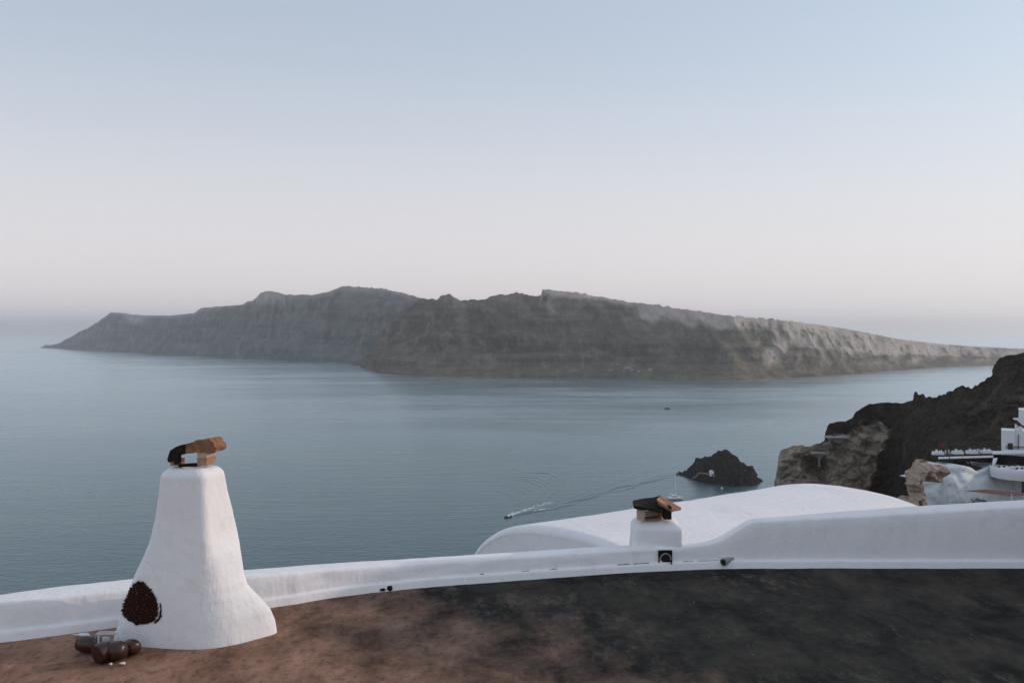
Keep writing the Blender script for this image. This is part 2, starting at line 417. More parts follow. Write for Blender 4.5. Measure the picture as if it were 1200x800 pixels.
far_shore = [(40, 407.2), (60, 408), (100, 410.5), (150, 413), (200, 416), (250, 418.5), (300, 421), (340, 423), (400, 425), (460, 426), (540, 427)]
far_top = [(40, 408), (50, 407), (54, 403), (56, 405), (70, 402), (76, 398), (85, 394), (92, 389), (100, 386), (115, 377), (130, 366), (142, 366.5), (155, 369), (175, 370), (200, 370), (228, 367),
           (236, 361), (262, 359), (282, 357.5), (297, 352), (305, 344), (313, 341), (325, 343), (336, 346), (370, 345.5), (385, 342), (398, 337), (405, 335.5), (425, 337), (450, 339), (470, 343), (490, 349), (540, 362)]
def ash_far(px, tt, zz):
    a = 0.0
    if 140 < px < 175: a = max(a, sstep(0.72, 0.95, tt) * (1 - abs(px - 158) / 18))
    if 300 < px < 335: a = max(a, 0.6 * sstep(0.8, 0.95, tt))
    a += 0.5 * sstep(0.93, 1.0, tt)
    a += 0.35 * max(0, fbm(px / 11.0, tt * 3, 4.2, 3) - 0.25)
    return a
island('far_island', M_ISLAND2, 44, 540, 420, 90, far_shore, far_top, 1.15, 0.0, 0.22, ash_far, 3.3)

shore = [(405, 426), (420, 428.5), (430, 433), (442, 437), (470, 439.5), (500, 441), (600, 442), (700, 443), (800, 444.5), (860, 446), (900, 444), (960, 441), (1000, 438), (1060, 433), (1100, 430), (1160, 428), (1230, 427)]
top = [(405, 428), (414, 424), (420, 421), (428, 418), (434, 412), (440, 404), (446, 394), (450, 387), (455, 379), (462, 372), (472, 364), (484, 358), (489, 353), (491, 350.5), (494, 351), (497, 349.5), (502, 352), (506, 350), (512, 352), (518, 346.5), (524, 345.5), (528, 346), (534, 350), (540, 352.5), (556, 352), (570, 351), (575, 347), (590, 346), (607, 343.8), (625, 347), (634, 347.5), (635.5, 339.5),
       (640, 340), (660, 341.5), (700, 347.5), (735, 354), (760, 357), (800, 362.5), (860, 371), (897, 374), (905, 374.5), (950, 379.5), (1000, 387), (1050, 397), (1100, 403), (1150, 406.5), (1180, 408), (1230, 410)]
def ash_near(px, tt, zz):
    a = 0.0
    nz = fbm(px / 16.0, tt * 2.5, 1.7, 4)
    if 634 < px < 745: a = max(a, sstep(0.93, 0.985, tt + nz * 0.02) * (0.9 if px < 700 else 0.5))
    if px > 735: 
        lo = 0.84 if px < 900 else 0.84 - 0.28 * sstep(895, 960, px)
        a = max(a, sstep(lo - 0.08, lo + 0.05, tt + nz * 0.09) * sstep(738, 752, px + 20 * (tt - 1) + nz * 6) * (0.72 if px < 900 else 0.62 + 0.5 * nz))
    if px > 885: a = max(a, 0.42 * sstep(0.1, 0.45, tt) * max(0, nz + 0.12) * 2.0)
    if 528 < px < 560: a = max(a, 0.20 * max(0, 1 - abs(px - 537 - (1 - tt) * 14) / 9) * sstep(0.3, 0.5, tt))
    if 436 < px < 700: a += 0.15 * max(0, fbm(px / 7.0, tt * 5, 9.2, 3) - 0.22)
    if 640 < px < 700: a = max(a, 0.4 * max(0, 1 - abs(px - 640 + (tt - 1) * 30) / 7) * sstep(0.72, 0.8, tt))
    return a
ISL = island('island', M_ISLAND, 406, 1228, 760, 110, shore, top, 1.25, 0.55, 0.26, ash_near, 7.1)

# rock knobs on the near edge of the island are part of its ridge; harbour houses and tracks at its foot
bpy.context.view_layer.update()
isl_bvh = BVHTree.FromPolygons([v.co.copy() for v in ISL.data.vertices], [tuple(p.vertices) for p in ISL.data.polygons])
EYE = Vector((0, 0, H))
def on_surface(bvh, px, py):
    dr = (P(px, py, 1.0) - EYE).normalized(); hit = bvh.ray_cast(EYE, dr)
    return hit[0]

spots = [(735.5, 431.6, 9.0, 5), (730.5, 433.8, 4.0, 3), (740.5, 434.0, 4.5, 4), (724, 427.5, 3.5, 4), (716.5, 433.8, 6.5, 3), (748.5, 435.8, 4.0, 5), (711, 439.4, 3.5, 3), (762, 433.5, 5.0, 4), (772, 445.2, 4, 3)]
labs = ['long low white harbour house with flat roof at the foot of the island', 'small white house just left of the long harbour house', 'small white house just right of the long harbour house',
        'white hut standing highest above the far harbour', 'low grey white boathouse left of the far harbour houses', 'white cube house at the right end of the far harbour', 'tiny white hut by the water left of the far harbour',
        'pale hut beside the track right of the far harbour', 'pale hut on the shore right of the harbour track']
for (px, py, wm, hm), lab in zip(spots, labs):
    p = on_surface(isl_bvh, px, py)
    if p is None: continue
    wd = wm * 1.5; hh = hm * 0.85
    t_ = thing('harbour_house', p + Vector((0, -2, -1)), lab, 'house', 'white houses at the island harbour')
    MB().box((0, 0, hh / 2), (wd, 6, hh)).build('wall', M_FARHOUSE, t_, local=True)
    MB().box((0, 0, hh + 0.2), (wd + .6, 6.6, 0.4)).build('roof', M_FARHOUSE, t_, local=True)
    MB().box((wd * 0.2, -3.0, 1.2), (1.4, 0.2, 2.4)).build('door', M_WOOD, t_, local=True)
    MB().box((-wd * 0.2, -3.0, 2.0), (1.4, 0.2, 1.4)).build('window', M_GLASSDK, t_, local=True)

def draped_strip(name, pts, width, mat, n=26):
    v = []; f = []
    for k in range(n + 1):
        u = k / n * (len(pts) - 1); i = min(int(u), len(pts) - 2); a = u - i
        px = pts[i][0] * (1 - a) + pts[i + 1][0] * a; py = pts[i][1] * (1 - a) + pts[i + 1][1] * a
        p = on_surface(isl_bvh, px, py)
        if p is None: continue
        for sx in (-1, 1): v.append(p + Vector((sx * width * 0.4, -1.6, 1.0 + sx * width * 0.35)))
    f = [(2 * i, 2 * i + 1, 2 * i + 3, 2 * i + 2) for i in range(len(v) // 2 - 1)]
    o = mesh(name, v, f, mat); tag(o, kind='structure'); return o
draped_strip('mountain_track', [(773, 433), (780, 428), (788, 424), (796, 418), (803, 410), (812, 399), (822, 394)], 3.5, M_PATH)
draped_strip('mountain_track', [(727, 426), (734, 420), (742, 415), (748, 408)], 2.5, M_PATH)

# ------------------------------------------------------------------ right headland
head_top = [(872, 700), (890, 640), (898, 600), (903, 582), (906, 575), (908, 563), (911, 548), (913, 535), (915, 528), (920, 525), (926, 524), (931, 521), (938, 520), (945, 522.5), (952, 521), (960, 519), (966, 517), (968, 505), (970, 498), (975, 495), (982, 493.5), (990, 495), (998, 490), (1003, 483), (1010, 477), (1018, 473.5), (1030, 472), (1043, 471), (1056, 472), (1063, 470.5), (1070, 470.5),
            (1070.6, 461), (1073, 459.5), (1077, 463), (1081, 462), (1086, 466), (1092, 465.5), (1097, 467), (1104, 463), (1110, 460), (1116, 456), (1122, 454), (1125, 451.5), (1130, 451), (1134, 455), (1140, 453), (1146, 449), (1154, 446), (1160, 442.5), (1163, 439), (1164.5, 430), (1167, 424), (1171, 420), (1180, 416), (1190, 413), (1200, 412), (1230, 404), (1275, 396)]
nc, nr, nb = 560, 150, 12
verts = []; tuff = []
for i in range(nc):
    px = 872 + (1275 - 872) * i / (nc - 1)
    yt = lerp(head_top, px)
    k = sstep(1035, 1110, px)
    dlow = 322 + (182 - 322) * k; dtop = 342 + (262 - 342) * sstep(1020, 1200, px)
    for j in range(nr + nb):
        if j < 14:                                   # foot of the cliff, down to the sea
            u = j / 14; y = 640; d = dlow - 6
            z_hi = H - (max(yt, 640) - CY) / F * d; z = -3 + (z_hi + 3) * u
            p = Vector(((px - CX) / F * d, d, z)); tf = 0.3
        elif j < nr:
            u = (j - 14) / (nr - 15); y = max(yt, 640) + (yt - max(yt, 640)) * u
            q = sstep(0, 1, (560 - y) / (560 - min(yt, 520))) if k > 0.02 else u
            d = dlow + (dtop - dlow) * (q * k + u * (1 - k))
            wx, wz = (px - CX) / F * d, -(y - CY) / F * d
            env = min(1, (1 - u) * 8) if u > 0.9 else 1.0
            cell = noise.noise(Vector((wx / 9, wz / 7, 1.3)))
            rg = noise.ridged_multi_fractal(Vector((wx / 26, wz / 20 + d / 90, 4.4)), 0.85, 2.15, 6, 1.0, 2.0)
            st = math.sin(wz * 0.9 + cell * 4 + wx * 0.06)
            vo = noise.voronoi(Vector((wx / 4.2 + cell * .5, wz / 3.2, d / 30)))[0]; vo2 = noise.voronoi(Vector((wx / 1.5, wz / 1.1, 3 + cell)))[0]
            d += (vo[0] - .45) * 2.6 * env - (vo[1] - vo[0]) * 1.5 * env + (vo2[0] - .4) * .9 * env
            d += (-(rg - 1.0) * (3.2 + 3.0 * k) + cell * 2.2 + st * 0.5 - fbm(wx / 3, wz / 3, 7, 3) * 0.5) * env
            # hollow in the left cliff
            cv = ((px - 955) / 17) ** 2 + ((y - 549 - (px - 955) * 0.35) / 15) ** 2
            if cv < 1: d += 9 * (1 - cv) ** 0.6
            p = P(px, y, d)
            jit = noise.noise_vector(Vector((wx / 1.3, wz / 1.3, d / 3))) * (0.55 + 0.6 * k) + noise.noise_vector(Vector((wx / 5, wz / 5, 2))) * 0.5
            p += Vector((jit.x * 0.7, 0, jit.z)) * (1 if u < 1 else 0.7)
            tf = (1 - sstep(1015, 1050, px + (y - 530) * 0.3)) * (0.25 + 0.75 * sstep(485, 535, y + (1005 - px) * -0.15 + 6 * cell))
        else:
            b = (j - nr + 1) / nb; d = dtop + 70 * b; z1 = H - (yt - CY) / F * dtop
            z = z1 + (-6 - z1) * b ** 1.1 * (1.0 if k < 0.5 else 1.0) - 1.0
            p = Vector(((px - CX) / F * d, d, z)) + noise.noise_vector(Vector((px / 9, b * 5, 1))) * 1.0; tf = 0
        verts.append(p); tuff.append(tf)
HEAD = mesh('headland', verts, grid_faces(nc, nr + nb), M_HEAD, None, False)
set_attr(HEAD, 'tuff', tuff); tag(HEAD, kind='structure')
head_bvh = BVHTree.FromPolygons([v.co.copy() for v in HEAD.data.vertices], [tuple(p.vertices) for p in HEAD.data.polygons])

# boulders crowning the headland ridge
def boulder(name, c, r, mat, seed, sq=(1, 1, 1), sub=3, parent=None):
    bm = bmesh.new(); bmesh.ops.create_icosphere(bm, subdivisions=sub, radius=1.0)
    for v in bm.verts:
        n_ = v.co.normalized(); a = noise.noise(n_ * 1.6 + Vector((seed, 0, 0))) * 0.35 + noise.noise(n_ * 4 + Vector((0, seed, 0))) * 0.15
        v.co = Vector((n_.x * sq[0], n_.y * sq[1], n_.z * sq[2])) * r * (1 + a)
    me = bpy.data.meshes.new(name); bm.to_mesh(me); bm.free(); me.materials.append(mat)
    o = bpy.data.objects.new(name, me); COL.objects.link(o); o.location = c if parent is None else Vector(c) - chain_loc(parent)
    if parent: o.parent = parent
    return o
# ledges built into the left cliff
for (x0, x1, y0, y1, post, lab) in [(970, 993, 510.5, 514, 0, 'pale stone ledge shelf built high in the headland cliff'), (951, 968, 529.5, 532.5, 958, 'small pale slab roof on a post over the cliff hollow')]:
    p = on_surface(head_bvh, (x0 + x1) / 2, y1 + 2) or P((x0 + x1) / 2, y1, 330)
    d = p.y - 2.2; a = P(x0, y0, d); b = P(x1, y1, d)
    t_ = thing('cliff_ledge', ((a.x + b.x) / 2, d, b.z), lab, 'ledge')
    MB().box((0, 1.2, (a.z - b.z) / 2), (b.x - a.x, 5.6, 0.5)).prism([(-(b.x - a.x) / 2, -0.4, 0.2), ((b.x - a.x) / 2, -0.4, 0.2), (0.5, -0.2, -1.6)], (0, 2.5, 0)).build('slab', M_PALESTONE, t_, local=True, rough=0.15, cuts=2)
    if post: MB().box((0.2, 0.3, -2.2), (0.5, 0.5, 4.2)).build('post', M_PALESTONE, t_, local=True)

tk = on_surface(head_bvh, 1147, 447)
if tk:
    t_ = thing('dry_plant', tk + Vector((0, 0, -0.3)), 'dry stalky plant sticking up from the headland ridge', 'plant')
    MB().tube([(0, 0, 0), (0.1, 0, 1.6), (0.3, 0, 3.2)], [0.09, 0.07, 0.04], 6).build('stalk', M_DRY, t_, local=True)
    m = MB()
    for k in range(9):
        a = k * 0.7; m.tube([(0.1, 0, 0.4 + 0.28 * k), (0.1 + 0.7 * math.cos(a), 0.7 * math.sin(a), 0.8 + 0.28 * k)], [0.07, 0.02], 4)
    m.build('branches', M_DRY, t_, local=True)

# scrub on the dark slope
m = MB()
for k in range(900):
    px = random.uniform(1065, 1200); yt = lerp(head_top, px); y = random.uniform(yt + 3, 533)
    p = on_surface(head_bvh, px, y)
    if p is None: continue
    for q in range(9):
        c = p + Vector((random.gauss(0, .35), random.gauss(0, .35), random.gauss(0.15, .22))); s = random.uniform(.12, .32)
        ax = Vector((random.gauss(0, 1), random.gauss(0, 1), random.gauss(0, 1))).normalized(); bx = ax.orthogonal().normalized()
        m.add([c + ax * s, c + bx * s * .6, c - ax * s, c - bx * s * .6], [(0, 1, 2, 3)])
o = mesh('scrub', m.v, m.f, M_LEAF); tag(o, kind='stuff')

# ------------------------------------------------------------------ dark islet with its chapel
isl_top = [(793, 557.2), (797, 556), (804, 555.5), (807, 552), (810, 548.5), (814, 545.5), (817, 543), (818, 538), (822, 537.8), (829, 537), (837, 537), (840, 533), (843, 528.7), (847, 529), (851, 528), (857, 531.5), (864, 536), (865, 541), (870, 543.5), (876, 546), (883, 547), (884.5, 555), (886, 559), (891, 561.5), (894, 564)]
isl_water = [(793, 557.5), (805, 561.5), (820, 565.5), (850, 570), (875, 568.5), (894, 564.5)]
nc, nr = 150, 56
verts = []
for i in range(nc):
    px = 793 + 101 * i / (nc - 1); df = sea_d(lerp(isl_water, px)); hw = 3 + 27 * math.sin(math.pi * i / (nc - 1)) ** 0.6
    dc = df + hw * 0.9; zt = max(0.3, H - (lerp(isl_top, px) - CY) / F * dc)
    for j in range(nr):
        v = -1 + 2 * j / (nr - 1); d = dc + v * hw
        g = (1 - abs(v) ** 1.7) if v < 0 else (1 - v ** 2)
        rg = noise.ridged_multi_fractal(Vector((px / 14, v * 1.6, 2.2)), 0.9, 2.1, 5, 1.0, 2.0) - 1
        z = zt * g * (1 + 0.22 * rg * min(1, abs(v) * 3)) - 1.0 * abs(v) ** 6 * 2
        x = (px - CX) / F * dc
        e = noise.noise_vector(Vector((x / 4, d / 4, z / 4))) * 1.0
        vo = noise.voronoi(Vector((x / 5, d / 6, z / 4)))[0]; e2 = noise.noise_vector(Vector((x / 1.6, d / 1.6, z / 1.6)))
        verts.append((x + e.x * 1.3 + e2.x * .8, d + e.y * 1.5 + rg * 1.5 + (vo[0] - .4) * 3, z + (e.z * 1.5 + e2.z * 1.1) * min(1, abs(v) * 2 + .5) - (vo[1] - vo[0] < .12) * .6))
ISLET = mesh('islet', verts, grid_faces(nc, nr), M_ISLET); tag(ISLET, kind='structure')
islet_bvh = BVHTree.FromPolygons([v.co.copy() for v in ISLET.data.vertices], [tuple(p.vertices) for p in ISLET.data.polygons])
p = on_surface(islet_bvh, 834, 556.5) or P(834, 556.5, 690)
t_ = thing('chapel', p + Vector((0, 0, -0.6)), 'tiny whitewashed chapel on the dark islet', 'chapel')
MB().box((0, 0.5, 1.5), (2.6, 4.0, 3.0)).build('wall', M_HOUSEWHITE, t_, local=True)
mm = MB(); mm.prism([(1.45 * math.cos(math.pi * k / 8), -1.6, 3.0 + 1.2 * math.sin(math.pi * k / 8)) for k in range(9)], (0, 4.2, 0)); mm.build('vault_roof', M_HOUSEWHITE, t_, local=True)
MB().box((0, -1.52, 1.0), (0.8, 0.1, 1.9)).build('door', M_WOOD, t_, local=True)
v = []
pl = [(811, 561.5), (815, 560), (817.5, 557), (820, 555), (825, 555.5), (831, 557), (838, 558.8)]
for k in range(25):
    u = k / 24 * (len(pl) - 1); i = min(int(u), len(pl) - 2); a = u - i
    q = on_surface(islet_bvh, pl[i][0] * (1 - a) + pl[i + 1][0] * a, pl[i][1] * (1 - a) + pl[i + 1][1] * a)
    if q: v += [q + Vector((0, -0.7, 0.5)), q + Vector((0, 0.3, 1.25))]
o = mesh('islet_path', v, [(2 * i, 2 * i + 2, 2 * i + 3, 2 * i + 1) for i in range(len(v) // 2 - 1)], M_PATH); tag(o, kind='structure')

# ------------------------------------------------------------------ boats
def hull_mesh(L, W, Hh, n=11):
    v = []; f = []
    for i in range(n):
        u = i / (n - 1); x = -L / 2 + L * u
        wd = W / 2 * (0.82 + 0.18 * math.sin(u * 3.1)) * (1 - max(0, (u - 0.45) / 0.55) ** 2.2); sh = Hh * (1 + 0.35 * u * u)
        v += [(x, -wd, sh), (x, -wd * 0.75, 0.1 * Hh), (x, 0, -0.3 * Hh), (x, wd * 0.75, 0.1 * Hh), (x, wd, sh)]
    for i in range(n - 1):
        for k in range(4): f.append((i * 5 + k, (i + 1) * 5 + k, (i + 1) * 5 + k + 1, i * 5 + k + 1))
        f.append((i * 5 + 4, (i + 1) * 5 + 4, (i + 1) * 5, i * 5))
    f.append((0, 1, 2, 3, 4)); return v, f

# moored catamaran
d = sea_d(584.6); c = P(791, 584.6, d)
t_ = thing('sailing_catamaran', (c.x, d, 0), 'white sailing catamaran with bare mast moored beside the dark islet', 'sailboat')
for sy in (-2.0, 2.0):
    hv, hf = hull_mesh(9.8, 1.5, 1.3); fix_normals(mesh('hull', [(x, y + sy, z) for x, y, z in hv], hf, M_HULL, t_, False, True))
    MB().box((0.3, sy - 0.7, 0.25), (8.6, 0.25, 0.35)).build('waterline_stripe', M_HULLDK, t_, local=True)
MB().box((-0.6, 0, 1.25), (7.2, 4.6, 0.35)).build('deck', M_HULL, t_, local=True, bevel=.1)
cb = MB().box((-0.3, 0, 2.0), (4.4, 3.4, 1.2), 0, 0.78).build('cabin', M_HULL, t_, local=True, bevel=.2)
MB().box((-0.3, 0, 2.05), (3.95, 3.12, 0.45)).build('window_band', M_GLASSDK, cb, local=True)
MB().tube([(0.6, 0, 1.4), (0.3, 0, 9), (0.0, 0, 17.0)], [.20, .18, .13], 8).build('mast', M_HULL, t_, local=True)
MB().tube([(0.5, 0, 3.3), (-4.2, 0, 3.5)], .28, 8).build('boom', M_CLOTH, t_, local=True)
MB().tube([(4.7, 0, 1.6), (0.0, 0, 16.6)], .04, 5).tube([(0, 2.3, 1.4), (0, 0, 16)], .04, 5).tube([(0, -2.3, 1.4), (0, 0, 16)], .04, 5).build('rigging', M_METAL, t_, local=True)

def motor_boat(px, py, L, label, mat, rz, dark=False):
    d = sea_d(py); c = P(px, py, d)
    t_ = thing('motor_boat', (c.x, d, 0), label, 'motorboat', None, rz)
    hv, hf = hull_mesh(L, L * 0.32, L * 0.12); fix_normals(mesh('hull', hv, hf, mat, t_, False, True))
    MB().box((-0.05 * L, 0, L * 0.19), (L * 0.34, L * 0.22, L * 0.14), 0, 0.75).build('cabin', M_HULL if not dark else mat, t_, local=True)
    MB().box((0.14 * L, 0, L * 0.2), (0.03 * L, L * 0.2, L * 0.08)).build('windscreen', M_GLASSDK, t_, local=True)
    MB().box((-0.5 * L, 0, L * 0.10), (0.07 * L, 0.10 * L, L * 0.2)).build('outboard_motor', M_HULLDK, t_, local=True)
    return t_
a = P(592.5, 606.3, sea_d(606.3)); b = P(640, 597, sea_d(597)); rzb = math.atan2(a.y - b.y, a.x - b.x)
motor_boat(595, 606, 5.6, 'small dark speedboat throwing spray and a long wake', M_HULLDK, rzb)
motor_boat(782, 479, 8.5, 'small dark boat alone out in the middle of the strait', M_HULLDK, 0.1, True)
motor_boat(165.5, 444.6, 6.5, 'small pale boat drifting on calm water left of the tall chimney', M_HULL, 0.2)
motor_boat(232.5, 414.2, 11, 'white boat running along the foot of the far left island', M_HULL, math.pi)
motor_boat(1153, 430.5, 10, 'faint white boat under the low right end of the island', M_HULL, 0.3)
dd = sea_d(572.5); c = P(846, 572.5, dd)
t_ = thing('mooring_buoy', (c.x, dd, 0), 'round white buoy floating in front of the dark islet', 'buoy')
o = boulder('float', (c.x, dd, 0.5), 0.75, M_HULL, 0.0, (1, 1, 1), 2, t_)
MB().tube([(0, 0, 1.1), (0, 0, 1.7)], .08, 6).build('ring_post', M_METAL, t_, local=True)

# wakes: foam flecks and low real ridges of water
def sea_pt(px, py): 
    d = sea_d(py); return Vector(((px - CX) / F * d, d, 0))
def foam_strip(m, p0, p1, w0, w1, n, seed, z=0.06):
    for k in range(n):
        u = random.random() ** 1.6; p = p0.lerp(p1, u); w_ = (w0 + (w1 - w0) * u)
        side = (p1 - p0).normalized().cross(Vector((0, 0, 1)))
        c = p + side * random.gauss(0, 0.45) * w_; L = random.uniform(.4, 1.8) * (1 + .5 * u); wd = random.uniform(.14, .45)
        dr = (p1 - p0).normalized(); pts = []
        for a in range(7):
            q = 2 * math.pi * a / 7; pts.append(c + dr * L * math.cos(q) * random.uniform(.6, 1) + side * wd * math.sin(q) * random.uniform(.6, 1) + Vector((0, 0, z + 0.05 * random.random())))
        m.add(pts, [tuple(range(7))])
m = MB()
foam_strip(m, sea_pt(594, 606), sea_pt(640, 596.5), 0.6, 2.2, 300, 1)
foam_strip(m, sea_pt(598, 603), sea_pt(645, 588), 0.8, 4.0, 170, 2)
foam_strip(m, sea_pt(632, 598), sea_pt(680, 585), 1.5, 3.0, 26, 3)
for k in range(60):                                  # spray thrown up beside the hull
    c = sea_pt(599 + random.uniform(-3, 3.5), 604.5) + Vector((0, random.gauss(0, 1), abs(random.gauss(0, 1.0)) + .2)); s = random.uniform(.12, .4)
    ax = Vector((random.gauss(0, 1), random.gauss(0, 1), random.gauss(0, 1))).normalized(); bx = ax.orthogonal().normalized()
    m.add([c + ax * s, c + bx * s, c - ax * s, c - bx * s], [(0, 1, 2, 3)])
o = mesh('wake_foam', m.v, m.f, M_FOAM); tag(o, kind='stuff')
m = MB()
foam_strip(m, sea_pt(234, 414.3), sea_pt(262, 415.0), 3, 5, 90, 5); m2 = m
o = mesh('wake_foam', m2.v, [f for f in m2.f], M_FOAM); tag(o, kind='stuff')

def water_ridge(m, pts, w_, h_):
    pts = [sea_pt(*p) for p in pts]; fine = []
    for i in range(len(pts) - 1):
        for k in range(6): fine.append(pts[i].lerp(pts[i + 1], k / 6))
    fine.append(pts[-1]); v = []; n = len(fine); prof = [(-1, 0), (-.6, .35), (-.2, .9), (0, 1), (.2, .9), (.6, .35), (1, 0)]
    for i, p in enumerate(fine):
        t0 = (fine[min(i + 1, n - 1)] - fine[max(i - 1, 0)]).normalized(); sd_ = Vector((-t0.y, t0.x, 0)); tap = math.sin(math.pi * (i + 0.3) / (n - 0.4)) ** 0.5
        for (a, hgt) in prof: v.append(p + sd_ * a * w_ + Vector((0, 0, hgt * h_ * tap - 0.02 + (0.02 if hgt else 0))))
    k = len(prof)
    m.add(v, [(i * k + j, (i + 1) * k + j, (i + 1) * k + j + 1, i * k + j + 1) for i in range(n - 1) for j in range(k - 1)])
m = MB()
arm = [(600, 604.8), (640, 596.5), (665, 590), (690, 583), (715, 576), (740, 569), (765, 562), (790, 557.5), (812, 555)]
for k in range(9):
    i0 = min(k, 7); a0, a1 = arm[i0], arm[i0 + 1]
    for q in range(3): 
        oy = random.uniform(-2.0, 1.2); ox = random.uniform(-8, 8)
        water_ridge(m, [(a0[0] + ox, a0[1] + oy + .3), ((a0[0] + a1[0]) / 2 + ox, (a0[1] + a1[1]) / 2 + oy), (a1[0] + ox + 6, a1[1] + oy - .2)], random.uniform(.8, 1.8), random.uniform(.18, .42))
for k in range(13):                                  # curved waves fanning out on the left of the track
    b0 = 600 + k * 3.1 + random.uniform(-1.2, 1.2); q0 = random.uniform(-1.5, 1.5); h0 = random.uniform(.12, .34)
    full = [(b0 + 2, 600 - k * 1.1 + q0), (b0 + 6 + k, 592 - k * 1.6 + q0), (b0 + 5 + k * 1.4, 584 - k * 1.9 + q0), (b0 - 6 + k, 577 - k * 1.9), (b0 - 26, 571.5 - k * 1.5)]
    a_ = random.choice((0, 0, 1, 2)); water_ridge(m, full[a_:random.choice((3, 4, 5)) if a_ < 2 else 5], random.uniform(1.4, 2.6), h0)
for k in range(12):
    x0 = 640 + k * 9; y0 = 592 - k * 3.1
    water_ridge(m, [(x0, y0), (x0 + 20, y0 - 7), (x0 + 44, y0 - 12)], 2.0, .16)
o = fix_normals(mesh('wake_waves', m.v, m.f, M_SEA, None, True)); tag(o, kind='stuff')
for p_ in o.data.polygons:
    pass

# ------------------------------------------------------------------ hillside under the houses
verts = []; nc, nr = 60, 40
for i in range(nc):
    x = -260 + 560 * i / (nc - 1)
    for j in range(nr):
        u = j / (nr - 1); y = -60 + 235 * u
        z = H - 7.5 if y < 14 else (H - 7.5) - (y - 14) * (0.95 if y < 120 else 0.75)
        k = sstep(40, 120, x); z = max(z, -4); z = z - 3 * abs(x) / 100
        z += fbm(x / 25, y / 25, 2, 4) * (4 if y > 18 else 0.3) - 1.5 * (y > 18)
        verts.append((x, y, max(z, -4)))
o = mesh('hillside', verts, grid_faces(nc, nr), M_HILL); tag(o, kind='structure')

# ------------------------------------------------------------------ roof terrace
ZR = H - 2.8
wall_base = [(-160, 772), (-80, 761), (0, 751.5), (140, 733.5), (250, 720), (320, 711), (400, 698), (460, 690.5), (540, 684), (620, 678), (722, 671), (780, 667.5), (835, 665.5), (880, 665), (1000, 665), (1340, 665)]
wall_front = [(-160, 735), (-80, 718), (0, 706), (60, 700), (140, 692), (250, 680), (320, 673), (400, 667), (460, 663), (540, 657), (620, 652), (722, 645), (780, 642), (828, 638), (843, 634), (860, 624), (880, 611.5), (895, 610.3), (1000, 605), (1070, 601), (1200, 593), (1340, 585)]
wall_back = [(-160, 722), (-80, 705), (0, 694), (60, 686), (140, 678), (250, 669), (320, 664), (400, 658), (460, 655), (540, 650), (620, 645), (722, 638.5), (780, 637), (826, 634.5), (843, 630), (860, 620), (880, 607.8), (895, 606.5), (1000, 598), (1070, 593), (1200, 585.5), (1340, 577)]
def wd(px): return 2.8 * F / (smooth_lerp(wall_base, px, 30) - CY)

nx, ny = 120, 90
verts = []
for i in range(nx):
    px = -420 + (1900 + 420) * i / (nx - 1)
    de = wd(max(-160, min(1340, px))) + 0.20
    for j in range(ny):
        v = j / (ny - 1); d = de + (2.0 - de) * v
        x = (px - CX) / F * de
        z = ZR + 0.020 * fbm(x / 1.1, d / 1.1, 3, 4) * min(1, v * 12) - 0.004
        verts.append((x, d, z))
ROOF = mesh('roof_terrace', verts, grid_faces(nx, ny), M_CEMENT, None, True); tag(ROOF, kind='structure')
if ROOF.data.polygons[0].normal.z < 0: ROOF.data.flip_normals()
o = MB().box((2, 6.2, H - 5.6), (19.0, 8.0, 5.0)).build('house_body', M_LIME)
tag(o, 'whitewashed house under the dark roof terrace', 'house')

# parapet: section swept along the roof edge, with a low skirting at its foot
PW = thing('parapet_wall', P(600, 679, wd(600)), 'long low whitewashed parapet wall that bends and steps up to the right behind the dark roof', 'wall')
verts = []; ncol = 0; NSEC = 0
px = -160.0; cols = []
while px <= 1340: cols.append(px); px += 5.0 if not (820 < px < 900) else 2.5
for px in cols:
    d = wd(px); yf = smooth_lerp(wall_front, px, 7); yb = smooth_lerp(wall_back, px, 7)
    lump = 0.016 * fbm(px / 60, 1, 2, 3) + 0.006 * fbm(px / 9, 4, 2, 3)
    zf = H - (yf - CY) / F * (d + 0.05); db = d + 0.34; zb = H - (yb - CY) / F * db
    sec = [(d - 0.012 + lump, ZR - 0.3), (d - 0.012 + lump, ZR + 0.062), (d + 0.004 + lump, ZR + 0.083), (d + 0.022 + lump, ZR + 0.088),
           (d + 0.026 + lump, ZR + 0.10)]
    for k in range(1, 5):
        a = k / 5; sec.append((d + 0.026 + 0.02 * a + lump * (1 + a) + 0.006 * fbm(px / 40, a * 3, 5, 3), ZR + 0.10 + (zf - 0.03 - ZR - 0.10) * a))
    sec += [(d + 0.048 + lump, zf - 0.028), (d + 0.056 + lump, zf - 0.009), (d + 0.075 + lump, zf + 0.002), (d + 0.13, zf + 0.35 * (zb - zf) + .006), (d + 0.24, zf + 0.75 * (zb - zf) + .006), (db - 0.03, zb + .002), (db, zb - 0.015), (db + 0.03, zb - 0.05), (db + 0.05, zb - 0.5), (db + 0.05, ZR - 2.2)]
    NSEC = len(sec)
    for (dd, z) in sec:
        e = noise.noise_vector(Vector((px / 22, dd * 4, z * 4))) * 0.004
        verts.append(Vector(((px - CX) / F * d * (dd / d) if False else (px - CX) / F * d + (dd - d) * (px - CX) / F * 0.5, dd, z)) + e)
body = mesh('wall_body', verts, grid_faces(len(cols), NSEC), M_LIME, PW, True); fix_normals(body)
# make sure normals face the camera
if sum(p.normal.y for p in body.data.polygons if abs(p.normal.z) < .3 and p.center.y < 0) > 0: body.data.flip_normals()

def wall_pt(px, py, off=0.0):
    d = wd(px) + 0.03; q = P(px, py, d); q.y += off; return q

